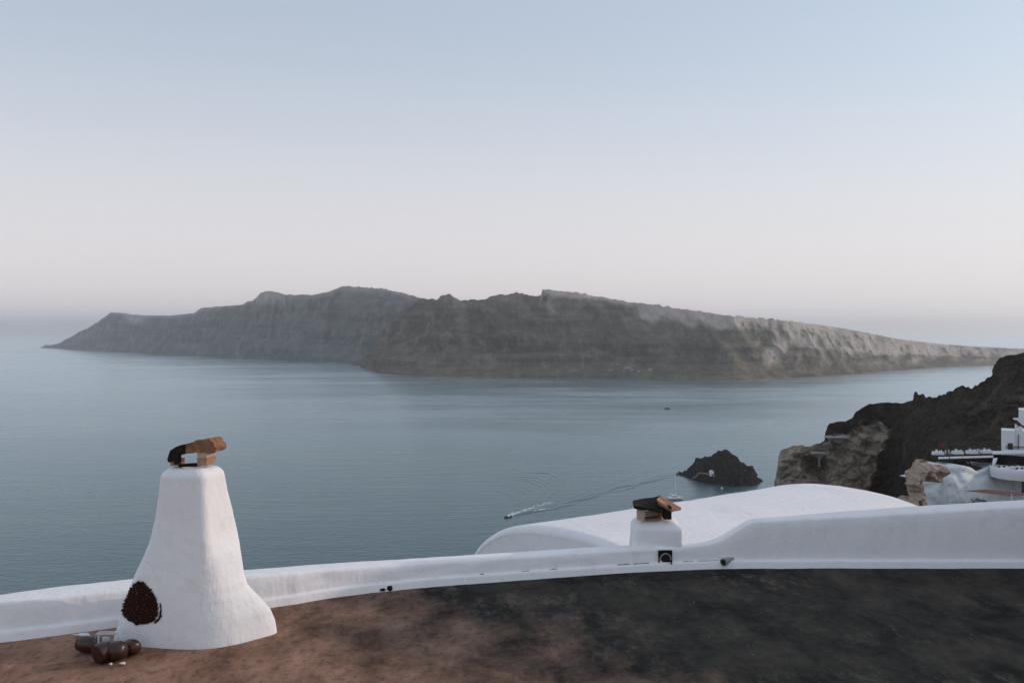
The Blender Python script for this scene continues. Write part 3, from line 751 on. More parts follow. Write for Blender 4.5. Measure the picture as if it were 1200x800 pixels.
# square drain opening with a clay pipe end in it
c0 = wall_pt(779.3, 652.5); s_ = 0.158
m = MB()
for dx, dz, sx, sz in ((-s_ / 2 + .006, 0, .012, s_), (s_ / 2 - .006, 0, .012, s_), (0, s_ / 2 - .006, s_ - .024, .012), (0, -s_ / 2 + .006, s_ - .024, .012)):
    m.box(c0 + Vector((dx, -0.005, dz)), (sx, 0.05, sz))
fr = m.build('drain_opening', M_BLACK, PW)
MB().box(c0 + Vector((0, 0.004, 0)), (s_ - .024, 0.02, s_ - .024)).build('drain_back', M_BLACK, fr)
v = []; f = []; n = 24
for k in range(n):
    a = math.pi * (-0.08 + 1.16 * k / (n - 1)); ca, sa = math.cos(a), math.sin(a)
    for (r, yy) in ((0.062, 0.0), (0.066, -0.035), (0.055, -0.038), (0.050, 0.004)): v.append(c0 + Vector((ca * r + .004, yy, sa * r - .012)))
for k in range(n - 1):
    for j in range(3): f.append((k * 4 + j, ((k + 1) % n) * 4 + j, ((k + 1) % n) * 4 + j + 1, k * 4 + j + 1))
rim = mesh('pipe_end', v, f, M_METAL, PW, True)
MB().tube([c0 + Vector((.004, -.012, -.012)), c0 + Vector((.004, -.010, -.012))], 0.054, 20).build('pipe_plug', M_DARKHOLE, rim)

# flanged pipe stub poking out of the wall
a0 = wall_pt(857.5, 655.2, 0.03); a1 = wall_pt(846.0, 656.6, -0.075)
dv = (a1 - a0).normalized()
st = MB().tube([a0, a0.lerp(a1, .12), a0.lerp(a1, .13), a0.lerp(a1, .85), a0.lerp(a1, .86), a1], [.046, .046, .036, .036, .047, .047], 18).build('pipe_stub', M_METAL, PW)
MB().tube([a1 + dv * 0.001, a1 + dv * 0.003], .034, 16).build('stub_mouth', M_DARKHOLE, st)
# dark crack line above the skirting
m = MB()
for x0, x1 in ((440, 450), (562, 566), (612, 622), (644, 652), (724, 738), (742, 760), (800, 812), (818, 842)):
    for k in range(4):
        xa = x0 + (x1 - x0) * k / 4; xb = x0 + (x1 - x0) * (k + 1) / 4 + 1; hgt = random.uniform(.0015, .0055)
        pa = Vector(((xa - CX) / F * wd(xa), wd(xa) + 0.012, ZR + .087)); pb = Vector(((xb - CX) / F * wd(xb), wd(xb) + 0.012, ZR + .087))
        m.add([pa, pb, pb + Vector((0, .012, hgt)), pa + Vector((0, .012, hgt * .7)), pa + Vector((0, .03, 0)), pb + Vector((0, .03, 0))], [(0, 1, 2, 3), (3, 2, 5, 4)])
m.build('crack', M_BLACK, PW)

# ------------------------------------------------------------------ barrel vault behind the parapet
nx_, ny_, ang, L_, a_, r_, zb_ = [k * s for k, s in zip((0.867, 11.371, 0.625, 5.487, 2.405, 1.0, -3.473), (1.22, 1.22, 1, 1.22, 1.22, 1.22, 1.22))]
ax = Vector((math.cos(ang), math.sin(ang), 0)); pr = Vector((ax.y, -ax.x, 0)); nx_ -= 0.11; N0 = Vector((nx_, ny_, H + zb_))
VH = thing('vaulted_house', (nx_, ny_, H - 7.4), 'whitewashed house with a long smooth barrel vault roof beyond the parapet', 'house')
v = []; nt, ns = 72, 44
for i in range(ns):
    RL = 0.13                                           # rounded plaster lip at the end of the vault
    if i < 8: q = math.pi / 2 * i / 7; s = RL * (1 - math.cos(q)); ins_ = RL * (1 - math.sin(q))
    else: s = RL + (L_ - RL) * (i - 7) / (ns - 8); ins_ = 0.0
    for k in range(nt + 1):
        a = math.pi * k / nt; p = N0 + ax * s + pr * ((a_ - ins_) * math.cos(a)) + Vector((0, 0, (r_ - ins_) * math.sin(a)))
        nrm = pr * math.cos(a) + Vector((0, 0, math.sin(a)))
        v.append(p + nrm * (0.022 * fbm(s / 1.2, a * 1.5, 4, 3)))
fix_normals(mesh('vault_roof', v, grid_faces(ns, nt + 1), M_LIME, VH, True))
for nm_, s in (('end_wall', 0.0), ('end_wall', L_)):
    pts = []
    for k in range(nt + 1):
        a = math.pi * k / nt; pts.append(N0 + ax * (s + (0.006 if s == 0 else -0.012)) + pr * ((a_ - (.115 if s == 0 else .004)) * math.cos(a)) + Vector((0, 0, (r_ - (.115 if s == 0 else .004)) * math.sin(a))))
    pts += [pts[-1] + Vector((0, 0, -3.2)), pts[0] + Vector((0, 0, -3.2))]
    mesh(nm_, pts, [tuple(range(len(pts)))], M_LIME, VH)
for sgn in (-1, 1):
    b0 = N0 + pr * (a_ * sgn); e = pr * (-.3 * sgn)
    MB().prism([b0, b0 + ax * L_, b0 + ax * L_ + e, b0 + e], (0, 0, -3.2)).build('side_wall', M_LIME, VH)

# small chimney on the parapet
SC = thing('short_chimney', (P(768, 640, 11.2).x, 11.2, H - 2.62), 'short square white chimney with a dark tiled cap before the vaulted roof', 'chimney')
c = Vector((P(768.5, 640, 11.22).x, 11.24, 0)); w2 = 0.282; rz = R(-3)
def ring(z, s, n=10):
    out = []
    for q, (sx, sy) in enumerate(((-1, -1), (1, -1), (1, 1), (-1, 1))):
        rr = 0.055; cx_, cy_ = sx * (s - rr), sy * (s - rr)
        for k in range(n + 1):
            a = math.pi + q * math.pi / 2 + math.pi / 2 * k / n
            out.append(Vector((cx_ + rr * math.cos(a), cy_ + rr * math.sin(a), z)))
    m_ = Matrix.Rotation(rz, 3, 'Z'); return [m_ @ p + c for p in out]
zs = [(H - 2.95, w2 + .02), (H - 2.62, w2 + 0.012), (H - 2.5, w2 + .002), (H - 2.38, w2), (H - 2.355, w2 - .006), (H - 2.325, w2 - .035), (H - 2.29, w2 - .085), (H - 2.272, w2 - .12), (H - 2.268, w2 - .2)]
v = []; f = []
for z, s in zs: v += [p + noise.noise_vector(p * 5) * .006 for p in ring(z, s)]
n = len(v) // len(zs)
for i in range(len(zs) - 1):
    for k in range(n): f.append((i * n + k, i * n + (k + 1) % n, (i + 1) * n + (k + 1) % n, (i + 1) * n + k))
f.append(tuple((len(zs) - 1) * n + k for k in range(n)))
fix_normals(mesh('stack', v, f, M_LIME, SC, True))
D0 = 11.06
def slab(name, pts, th, mat, parent, rough=.006, cuts=3):
    """pts: quad corners (px, py, d); th: vertical thickness"""
    q = [P(*p) for p in pts]
    return MB().prism(q, (0, 0, -th)).build(name, mat, parent, rough=rough, cuts=cuts)
slab('left_tile', [(743, 592.4, 10.96), (776, 598.2, 10.96), (773.5, 580.8, 11.42), (741.2, 586.0, 11.42)], .030, M_BLACK, SC, .009)  # left tile coloured black, right tile terracotta
slab('right_tile', [(770.8, 588.0, 10.97), (786.5, 597.2, 10.97), (798, 594.4, 11.40), (773.8, 580.5, 11.43)], .028, M_TILE, SC, .007)
slab('ridge_tile', [(769.5, 584.5, 11.05), (777.5, 591.0, 11.02), (779.5, 588.8, 11.16), (772.0, 582.2, 11.18)], .020, M_BRICK, SC, .006)
for (x0, x1, y0, y1, d0_, d1_, mt, nm_) in [(747.5, 754.5, 596.0, 609.5, 11.0, 11.12, M_PALEBRICK, 'support_brick'), (756.5, 775.5, 600.4, 609.6, 11.18, 11.30, M_PALEBRICK, 'support_brick'), (778.0, 787.0, 594, 608.2, 10.99, 11.12, M_BLACK, 'support_brick'), (748, 756, 594, 608, 11.36, 11.46, M_BRICK, 'support_brick'), (776, 786, 594, 608, 11.36, 11.46, M_BRICK, 'support_brick')]:
    q = [P(x0, y1, d0_), P(x1, y1, d0_), P(x1, y0, d0_), P(x0, y0, d0_)]
    MB().prism(q, (0, d1_ - d0_, 0)).build(nm_, mt, SC, rough=.004, cuts=2)
q = [P(757, 609.8, 11.02), P(775.5, 608.6, 11.02), P(776.3, 600.5, 11.02), P(774.3, 600.5, 11.02), P(773.2, 606.9, 11.02), P(757, 608.4, 11.02)]
MB().prism(q, (0, .14, 0)).build('broken_tile', M_TILE, SC, rough=.003, cuts=1)

# ------------------------------------------------------------------ tall chimney
Uv = Vector((math.cos(R(-10.4)), math.sin(R(-10.4)))); Vv = Vector((math.sin(R(10.4)), math.cos(R(10.4))))
def ch_key(z, cpx, dC, apx, dpx, uflare, w2max, backw):
    xc = (cpx - CX) / F * dC; Cc = Vector((xc, dC))
    r = (apx - CX) / F; wA = (xc - r * dC) / (Uv.x - r * Uv.y) if False else (xc - r * dC) / (Uv.x - r * Uv.y)
    A = Cc - Uv * wA
    r = (dpx - CX) / F; base = Cc + Uv * uflare
    w2 = (r * base.y - base.x) / (Vv.x - r * Vv.y); w2 = max(0.2, min(w2max, w2))
    D = base + Vv * w2
    need = r * D.y - D.x                            # remaining sideways offset
    D = D + Uv * (need / (Uv.x - r * Uv.y))
    B = A + Vv * backw
    return z, A, Cc, D, B
keys = [ch_key(H - 2.80, 246, 8.15, 132.5, 325, 0.30, .62, .95),
        ch_key(H - 2.69, 245, 8.16, 137, 322.5, 0.25, .62, .90),
        ch_key(H - 2.58, 244, 8.17, 140.5, 316, 0.19, .60, .84),
        ch_key(H - 2.46, 243, 8.18, 145, 302, 0.11, .58, .76),
        ch_key(H - 2.36, 242.5, 8.19, 150.0, 288.5, 0.05, .56, .70),
        ch_key(H - 2.25, 242, 8.205, 155.5, 285, 0.01, .56, .64),
        ch_key(H - 2.10, 241.5, 8.23, 164, 283, 0.0, .55, .58),
        ch_key(H - 1.93, 241, 8.25, 174.5, 279, 0.0, .6, .52),
        ch_key(H - 1.70, 239.5, 8.275, 182, 272.5, 0.0, .6, .46),
        ch_key(H - 1.50, 238, 8.29, 186, 266.5, 0, .6, .42),
        ch_key(H - 1.335, 237, 8.30, 188.3, 262.0, 0, .6, .40)]
def outline(k, n=96):
    z, A, Cc, D, B = k
    low = sstep(H - 2.25, H - 2.8, z) if z < H - 2.25 else 0
    cor = [A, Cc, D, B]; cen = (A + Cc + D + B) / 4
    rr = 0.085 + 0.17 * (1 if z < H - 2.3 else max(0, (H - 1.9 - z) / .4) if z < H - 1.9 else 0)
    pts = []
    for q in range(4):
        p0, p1, p2 = cor[q - 1], cor[q], cor[(q + 1) % 4]
        a = p1 + (p0 - p1) * min(.48, rr / (p0 - p1).length); b = p1 + (p2 - p1) * min(.48, rr / (p2 - p1).length)
        m = 8
        for s in range(m + 1):
            t = s / m; pts.append(a * (1 - t) ** 2 + p1 * 2 * t * (1 - t) + b * t * t)
    # resample by arc length
    L = [0]
    for i in range(len(pts)): L.append(L[-1] + (pts[(i + 1) % len(pts)] - pts[i]).length)
    out = []; j = 0
    for i in range(n):
        s = L[-1] * i / n
        while L[j + 1] < s: j += 1
        t = (s - L[j]) / max(1e-9, L[j + 1] - L[j]); out.append(pts[j].lerp(pts[(j + 1) % len(pts)], t))
    return out
SIL = [(H - 2.86, 131.5, 326.5), (H - 2.80, 132.5, 325), (H - 2.69, 137, 322.5), (H - 2.58, 141, 316), (H - 2.46, 145, 302), (H - 2.36, 150.5, 290), (H - 2.25, 156, 285.5), (H - 2.10, 165, 283), (H - 1.93, 175, 279), (H - 1.70, 182, 272.5), (H - 1.50, 186, 266.5), (H - 1.30, 188.5, 261.8)]
def fit_ring(z, o_):
    for _ in range(2):
        pp = [CX + F * p.x / p.y for p in o_]; lo, hi = min(pp), max(pp)
        tl = lerp([(a, b) for a, b, c_ in SIL], z); tr = lerp([(a, c_) for a, b, c_ in SIL], z)
        o_ = [p + Uv * (((tl - lo) + ((tr - hi) - (tl - lo)) * (q - lo) / (hi - lo)) * p.y / F / 1.0) for p, q in zip(o_, pp)]
    return o_
rings = []
NR = 90
for i in range(NR):
    z = H - 2.86 + (1.525) * i / (NR - 1); zc = max(z, H - 2.80)
    q = 0
    while q < len(keys) - 2 and keys[q + 1][0] < zc: q += 1
    t = max(0, min(1, (zc - keys[q][0]) / (keys[q + 1][0] - keys[q][0])))
    def cr(idx):
        p0 = keys[max(q - 1, 0)][idx]; p1 = keys[q][idx]; p2 = keys[q + 1][idx]; p3 = keys[min(q + 2, len(keys) - 1)][idx]
        m1 = (p2 - p0) * .5; m2 = (p3 - p1) * .5
        return p1 * (2 * t ** 3 - 3 * t * t + 1) + m1 * (t ** 3 - 2 * t * t + t) + p2 * (-2 * t ** 3 + 3 * t * t) + m2 * (t ** 3 - t * t)
    rings.append((z, fit_ring(zc, outline((zc, cr(1), cr(2), cr(3), cr(4))))))
ztop, otop = rings[-1]; cen = sum(otop, Vector((0, 0))) / len(otop)
for (f_, dz) in ((.975, .018), (.93, .034), (.86, .052), (.76, .066), (.62, .076), (.46, .072), (.30, .055)):
    rings.append((ztop + dz, [cen + (p - cen) * f_ for p in otop]))
v = []; f = []; n = 96
for z, o_ in rings:
    for k, p in enumerate(o_):
        nd = (p - cen).normalized(); q = Vector((p.x, p.y, z))
        a = 0.0055 * fbm(p.x * 3, p.y * 3, z * 3, 4) + 0.0022 * noise.noise(q * 16)
        v.append((p.x + nd.x * a, p.y + nd.y * a, z + (0.006 * noise.noise(q * 7) if z > ztop else 0)))
for i in range(len(rings) - 1):
    for k in range(n): f.append((i * n + k, i * n + (k + 1) % n, (i + 1) * n + (k + 1) % n, (i + 1) * n + k))
f.append(tuple((len(rings) - 1) * n + k for k in range(n)))
TC = thing('tall_chimney', (-2.85, 8.6, ZR), 'tall tapering whitewashed chimney with a flared foot and a tilted tile cap', 'chimney')
STK = fix_normals(mesh('stack', v, f, M_LIME, TC, True))
off = chain_loc(TC)
stk_bvh = BVHTree.FromPolygons([q.co + off for q in STK.data.vertices], [tuple(p.vertices) for p in STK.data.polygons])

# rough dark stone patch in the flank: ragged mask followed over the plaster surface
hole = [(157, 683), (163, 680), (169, 682), (175, 687), (180, 694), (184, 701), (186, 711), (186.5, 719), (183, 725), (177, 729), (168, 731.5), (160, 731), (152, 727), (146, 721.5), (143.5, 715), (145.5, 707), (149, 698), (153, 689)]
hc = Vector((166, 708))
def inside(x, y, poly):
    r = False; j = len(poly) - 1
    for i in range(len(poly)):
        if (poly[i][1] > y) != (poly[j][1] > y) and x < (poly[j][0] - poly[i][0]) * (y - poly[i][1]) / (poly[j][1] - poly[i][1]) + poly[i][0]: r = not r
        j = i
    return r
def rough_patch(poly, step, proud, ragged):
    idx = {}; v = []; f = []
    x0 = min(p[0] for p in poly) - 3; x1 = max(p[0] for p in poly) + 3; y0 = min(p[1] for p in poly) - 3; y1 = max(p[1] for p in poly) + 3
    nx = int((x1 - x0) / step); ny = int((y1 - y0) / step)
    def vert(i, j):
        if (i, j) in idx: return idx[(i, j)]
        px, py = x0 + i * step, y0 + j * step; dr = (P(px, py, 1) - EYE).normalized()
        h = stk_bvh.ray_cast(EYE, dr)
        if h[0] is None: return None
        p = h[0] + h[1] * (proud * (0.4 + 1.2 * abs(fbm(px / 3, py / 3, 1, 4))))
        idx[(i, j)] = len(v); v.append(p); return idx[(i, j)]
    for i in range(nx):
        for j in range(ny):
            px, py = x0 + (i + .5) * step, y0 + (j + .5) * step
            e = noise.noise_vector(Vector((px / 2.2, py / 2.2, 3))) * ragged + noise.noise_vector(Vector((px / .8, py / .8, 8))) * ragged * .7
            if inside(px + e.x, py + e.y, poly) and not (fbm(px / 1.5, py / 1.5, 22, 3) > 0.64):
                q = [vert(i, j), vert(i + 1, j), vert(i + 1, j + 1), vert(i, j + 1)]
                if None not in q: f.append(tuple(q))
    return v, f
v, f = rough_patch(hole, 0.45, .014, 2.0)
sp = fix_normals(mesh('rough_stone_patch', v, f, M_ROUGHSTONE, TC))
v, f = rough_patch([(187.5, 705), (189.5, 708), (189.8, 722), (186, 727), (182, 730), (181, 728), (186, 723.5), (188, 717)], 0.4, .008, .9)
mesh('rough_stone_edge', v, f, M_ROUGHSTONE, sp)

# cap of the tall chimney
d_ = 8.42
cap = [(198.2, 531), (199, 528), (205, 524.2), (217, 521), (228, 517.2), (238, 514.4), (244.6, 513.3), (248.5, 516.5), (250.6, 521), (252.8, 525), (251.2, 530.3), (243, 530.2), (232, 530.6), (217, 531.2), (209, 532), (204, 534.2)]
capm = MB().prism([P(x, y, d_) for x, y in cap], (0.045, .20, 0))
co_ = capm.build('cap_tile', M_TILE, TC, rough=.014, cuts=4)
MB().prism([P(x, y, d_ - .014) for x, y in [(197.0, 534.5), (208.6, 532), (208.0, 543.6), (205, 544), (203, 539.8), (197.5, 541.8), (195.8, 538)]], (0.01, .06, 0)).build('black_leg', M_BLACK, TC, rough=.004, cuts=2)
# black lower end is a tile of its own
sl = [(197.8, 531.2), (199, 527.4), (206, 523.4), (216.8, 520.4), (216.2, 531.6), (209, 532.4), (205, 535.0), (199.0, 536.5), (196.6, 534.5)]
MB().prism([P(x, y, d_ - .012) for x, y in sl], (0.05, .285, 0)).build('black_tile', M_BLACK, TC, rough=.005, cuts=2)
MB().prism([P(x, y, d_ + .012) for x, y in [(230.2, 526), (242.6, 525), (242.3, 536.4), (231.5, 536.2)]], (0.03, .15, 0)).build('support_brick', M_PALEBRICK, TC, rough=.004, cuts=2)
MB().prism([P(x, y, d_ + .006) for x, y in [(230.6, 536.2), (242.4, 536.4), (242.2, 545.5), (231.5, 545.5)]], (0.03, .16, 0)).build('support_brick', M_BRICK, TC, rough=.004, cuts=2)
MB().prism([P(x, y, d_ + .02) for x, y in [(200, 538.8), (206.4, 538.4), (206.6, 545.6), (199.5, 545.8)]], (0.03, .14, 0)).build('support_brick', M_BRICK, TC, rough=.004, cuts=2)
MB().prism([P(x, y, d_ + .05) for x, y in [(209, 544), (230, 542.8), (231, 546.5), (209, 547)]], (0.02, .06, 0)).build('black_strip', M_BLACK, TC, rough=.003, cuts=1)  # thin black strip at the foot of the gap between the supports

# ------------------------------------------------------------------ odds and ends on the roof
def lathe(name, prof, base, axis, mat, parent=None, n=28):
    ax_ = Vector(axis).normalized(); a = ax_.orthogonal().normalized(); b = ax_.cross(a); v = []; f = []
    for (s, r) in prof:
        for k in range(n):
            q = 2 * math.pi * k / n; v.append(Vector(base) + ax_ * s + (a * math.cos(q) + b * math.sin(q)) * r)
    for i in range(len(prof) - 1):
        for k in range(n): f.append((i * n + k, i * n + (k + 1) % n, (i + 1) * n + (k + 1) % n, (i + 1) * n + k))
    f += [tuple(range(n))[::-1], tuple((len(prof) - 1) * n + k for k in range(n))]
    return fix_normals(mesh(name, v, f, mat, parent, True))
def gpt(px, py):                                     # point on the roof
    d = 2.8 * F / (py - CY); return Vector(((px - CX) / F * d, d, ZR))
GRP = 'brown glazed jars at the foot of the tall chimney'
def jar(px, py, r, ln, axis, label, prof=None, rim=M_WHITERIM, ztilt=0):
    b = gpt(px, py) + Vector((0, r, r)); t_ = thing('glazed_jar', (b.x, b.y, ZR), label, 'jar', GRP)
    prof = prof or [(-ln * .5, r * .55), (-ln * .47, r * .80), (-ln * .35, r * .96), (-ln * .1, r), (ln * .15, r * .99), (ln * .34, r * .88), (ln * .46, r * .62), (ln * .5, r * .30)]
    lathe('jar_body', prof, b, axis, M_GLAZE, t_)
    k0 = prof[0]
    lathe('jar_rim', [(k0[0] - .012, k0[1] * .9), (k0[0] - .012, k0[1] * 1.12), (k0[0] + .010, k0[1] * 1.18), (k0[0] + .012, k0[1] * .9)], b, axis, rim, t_)
    return t_
jar(131, 777.5, .082, .19, (.93, -.30, .12), 'largest brown glazed jar lying in front with its round sunlit end to the right')
jar(117, 778.5, .083, .13, (-.55, -.80, -.15), 'dark open mouthed brown jar lying left of the sunlit jar', [(-.065, .05), (-.05, .070), (0, .083), (.055, .084), (.066, .082), (.066, .070)], M_CLAYRIM)
jar(151, 770, .066, .14, (.80, -.55, .1), 'smaller brown glazed jar lying against the foot of the chimney')
jar(99, 767.5, .072, .18, (.96, -.2, .0), 'dark brown jar lying in shade at the left end of the row of jars', [(-.09, .04), (-.088, .06), (-.04, .070), (.06, .072), (.09, .068), (.093, .05)], M_CLAYRIM)
# curved white crescent rim under the front jar
b = gpt(139, 777.5)
m = MB().tube([b + Vector((.085 * math.cos(q) - .03, -.02 + .03 * math.sin(q), .012 + .055 * (1 - math.cos(q - .2)) * .35)) for q in [(-.9 + 1.7 * k / 9) for k in range(10)]], [.004 + .007 * math.sin(math.pi * k / 9) for k in range(10)], 7)
o = m.build('broken_rim', M_WHITERIM, None, True); tag(o, 'white broken crockery rim lying under the sunlit jar', 'shard')
b = gpt(131, 777.6) + Vector((0, -.02, .008))
tag(boulder('plaster_crumb', b, .014, M_WHITERIM, 2.2, (1, 1, .8), 2), 'small white plaster crumb in front of the sunlit jar', 'crumb')

# clear plastic box standing behind the jars
b = gpt(119, 769.5); bw, bd, bh = .165, .11, .11
t_ = thing('plastic_box', (b.x, b.y + .10, ZR), 'clear plastic box standing among the brown jars', 'box')
th = .004
for nm_, ce, sz in [('side_panel', (-bw / 2, 0, bh / 2), (th, bd, bh)), ('side_panel', (bw / 2, 0, bh / 2), (th, bd, bh)), ('front_panel', (0, -bd / 2, bh / 2), (bw - th * 2, th, bh)), ('back_panel', (0, bd / 2, bh / 2), (bw - th * 2, th, bh)), ('lid', (0, 0, bh + th / 2 + .001), (bw, bd, th))]:
    MB().box(ce, sz).build(nm_, M_PLASTIC, t_, local=True)
MB().box((-bw / 2 + .028, -bd / 2 + .02, bh / 2), (.016, .016, bh * .9)).build('white_post', M_WHITERIM, t_, local=True)
MB().box((-bw / 2 + .075, 0, .04), (.05, .04, .07)).build('white_block', M_WHITERIM, t_, local=True)
for o_ in [q for q in COL.objects if q.parent == t_]: o_.location.z += .06
MB().box((0, 0, .031), (bw * .9, bd * .9, .058)).build('base', M_GLAZE, t_, local=True)

# stones and rubble along the foot of the wall
tag(boulder('red_stone', gpt(120.5, 734.2) + Vector((0, -.0, .022)), .034, simple('red_stone', (.30, .08, .045), .9, .4, 30, .004), 1.0, (1.1, .8, .8)), 'small red stone on the wall foot left of the tall chimney', 'stone')
tag(boulder('stone', gpt(113, 736) + Vector((0, 0, .010)), .02, M_BLACK, 3.0, (1.4, .8, .6), 2), 'tiny dark stone beside the small red stone', 'stone')
tag(boulder('stone', gpt(456.5, 691.5) + Vector((0, .0, .028)), .038, M_ROUGHSTONE, 5.0, (1, .8, .9)), 'rounder of the two dark stones lying at the parapet foot', 'stone')
tag(boulder('stone', gpt(447.5, 692.2) + Vector((0, .0, .018)), .036, M_ROUGHSTONE, 9.0, (1.2, .7, .6)), 'flatter of the two dark stones lying at the parapet foot', 'stone')

# spilled limewash on the cement
m = MB()
strip = [(92, 744), (100, 744.5), (104, 748), (110, 751), (118, 752.5), (126, 753.5)]
v = []
for i, (px, py) in enumerate(strip):
    wdt = (.010, .03, .02, .028, .02, .006)[i]; q = gpt(px, py)
    v += [q + Vector((0, -wdt, .020)), q + Vector((0.01, wdt, .020))]
m.add(v, [(2 * i, 2 * i + 2, 2 * i + 3, 2 * i + 1) for i in range(len(strip) - 1)])
v = []
for px, py, wdt in ((84, 745.6, .004), (90, 745.8, .016), (97, 746.4, .02), (104, 747, .008)):
    q = gpt(px, py); v += [q + Vector((0, -wdt, .023)), q + Vector((0, wdt, .023))]
m.add(v, [(2 * i, 2 * i + 2, 2 * i + 3, 2 * i + 1) for i in range(3)])
o = m.build('limewash_spill', M_WHITERIM); tag(o, 'dried streak of spilled limewash on the roof left of the tall chimney', 'paint spill')

# grit and flakes scattered over the roof
m = MB()
for k in range(500):
    px = random.uniform(-60, 1260); py = 668 + 140 * random.random() ** 1.3
    if py < smooth_lerp(wall_base, px) + 2: continue
    q = gpt(px, py) + Vector((0, 0, .016)); s = random.choice((.004, .005, .006, .008, .011 if random.random() < .35 else .005))
    vs = [q + Vector((random.uniform(-s, s), random.uniform(-s, s), random.uniform(0, s))) for _ in range(4)]
    m.add(vs, [(0, 1, 2), (0, 2, 3), (0, 3, 1), (1, 3, 2)])
o = mesh('roof_grit', m.v, m.f, simple('pale_grit', (.24, .20, .17), .9, .6, 30)); tag(o, kind='stuff')

# ------------------------------------------------------------------ cliff restaurant and houses on the right
def inflated(name, poly, d, step, thick, mat, amp):
    """solid rock with the given outline, at distance d, of real depth"""
    x0 = min(p[0] for p in poly) - 1; x1 = max(p[0] for p in poly) + 1; y0 = min(p[1] for p in poly) - 1; y1 = max(p[1] for p in poly) + 1
    nx = int((x1 - x0) / step) + 1; ny = int((y1 - y0) / step) + 1
    def edge(x, y):
        b = 1e9
        for i in range(len(poly)):
            a, c = Vector(poly[i - 1]), Vector(poly[i]); ab = c - a; t = max(0, min(1, (Vector((x, y)) - a).dot(ab) / max(ab.length_squared, 1e-9)))
            b = min(b, (a + ab * t - Vector((x, y))).length)
        return b
    ins = {(i, j) for i in range(nx) for j in range(ny) if inside(x0 + (i + .5) * step, y0 + (j + .5) * step, poly)}
    v = []; f = []; idx = {}
    def vert(i, j, s):
        k = (i, j, s)
        if k not in idx:
            x, y = x0 + i * step, y0 + j * step; e = edge(x, y); bd_ = not all(q in ins for q in ((i, j), (i - 1, j), (i, j - 1), (i - 1, j - 1)))
            if bd_: k = (i, j, 0)
            if k in idx: idx[(i, j, s)] = idx[k]; return idx[k]
            th_ = 0 if bd_ else thick * (1 - math.exp(-e / 2.2)); wx, wz = (x - CX) / F * d, -(y - CY) / F * d
            rg = noise.ridged_multi_fractal(Vector((wx / 3, wz / 3, 1)), .9, 2.1, 5, 1., 2.) - 1
            p = P(x, y, d) + Vector((0, s * th_ - (rg * amp if not bd_ else 0), 0)) + noise.noise_vector(Vector((wx * 1.5, wz * 1.5, 4))) * .2 + noise.noise_vector(Vector((wx * .5, wz * .5, 4))) * .25 + Vector((0, 1.6 * (noise.voronoi(Vector((wx / 1.5, wz / 1.2, 2)))[0][0] - .4), 0)) * (0 if bd_ else 1)
            idx[k] = len(v); v.append(p)
        return idx[k]
    for (i, j) in ins:
        for s in (-1, 1):
            q = [vert(i, j, s), vert(i + 1, j, s), vert(i + 1, j + 1, s), vert(i, j + 1, s)]
            if s == 1: q.reverse()
            if len(set(q)) >= 3: f.append(tuple(dict.fromkeys(q)))
    return fix_normals(mesh(name, v, f, mat))
arch = [(1060.5, 566), (1064, 554), (1069, 547), (1074, 541.5), (1078, 541.5), (1084, 537.5), (1088, 541), (1092, 544), (1099, 545), (1104, 544.3), (1109, 549), (1107, 555), (1104, 559), (1103, 565.6), (1099, 565.5), (1095, 564), (1090, 562.5), (1085, 563), (1080.6, 565), (1080, 574), (1081, 581), (1084, 586), (1088, 592), (1070, 596), (1054, 588), (1056, 581.5), (1067, 581), (1067, 575), (1064, 571)]
tag(inflated('rock_arch', arch, 168, .5, 2.4, M_PINKROCK, 1.7), 'pinkish natural rock arch beside the whitewashed cliff', 'rock')

ww_top = [(1074, 563), (1080, 563), (1092, 561), (1100, 556), (1104, 543.5), (1107, 543.8), (1112, 546), (1118, 546), (1123, 548), (1127, 545.2), (1133, 546), (1138, 547.3), (1143, 551), (1147, 552.8), (1152, 550), (1158, 547), (1163, 545), (1200, 546), (1262, 546)]
nc, nr = 130, 60
verts = []
for i in range(nc):
    px = 1079.5 + 182 * i / (nc - 1); yt = lerp(ww_top, px)
    for j in range(nr):
        u = j / (nr - 1)
        if u < .85:
            y = 640 + (yt - 640) * u / .85; d = 171.5 + 3 * (u / .85) ** 3
            wx, wz = (px - CX) / F * d, -(y - CY) / F * d
            d += 0.7 * fbm(wx / 6, wz / 5, 6, 4) + 0.35 * fbm(wx / 1.6, wz / 1.4, 6, 4) + 0.6 * math.exp(-((y - yt - 8) / 4) ** 2) + 1.2 * sstep(1098, 1108, px) * sstep(1112, 1104, px) - 1.0 * sstep(1096, 1112, px) + 6.5 * sstep(1120, 1172, px)
            p = P(px, y, d)
        else:
            k = (u - .85) / .15; p = P(px, yt, 174.5 + 6.5 * sstep(1120, 1172, px)) + Vector((0, 10 * k, -.6 * k))
        verts.append(p)
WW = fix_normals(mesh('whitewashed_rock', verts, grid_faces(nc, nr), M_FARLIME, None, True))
tag(WW, 'bluish whitewashed rock face under the cliff restaurant terraces', 'rock face')

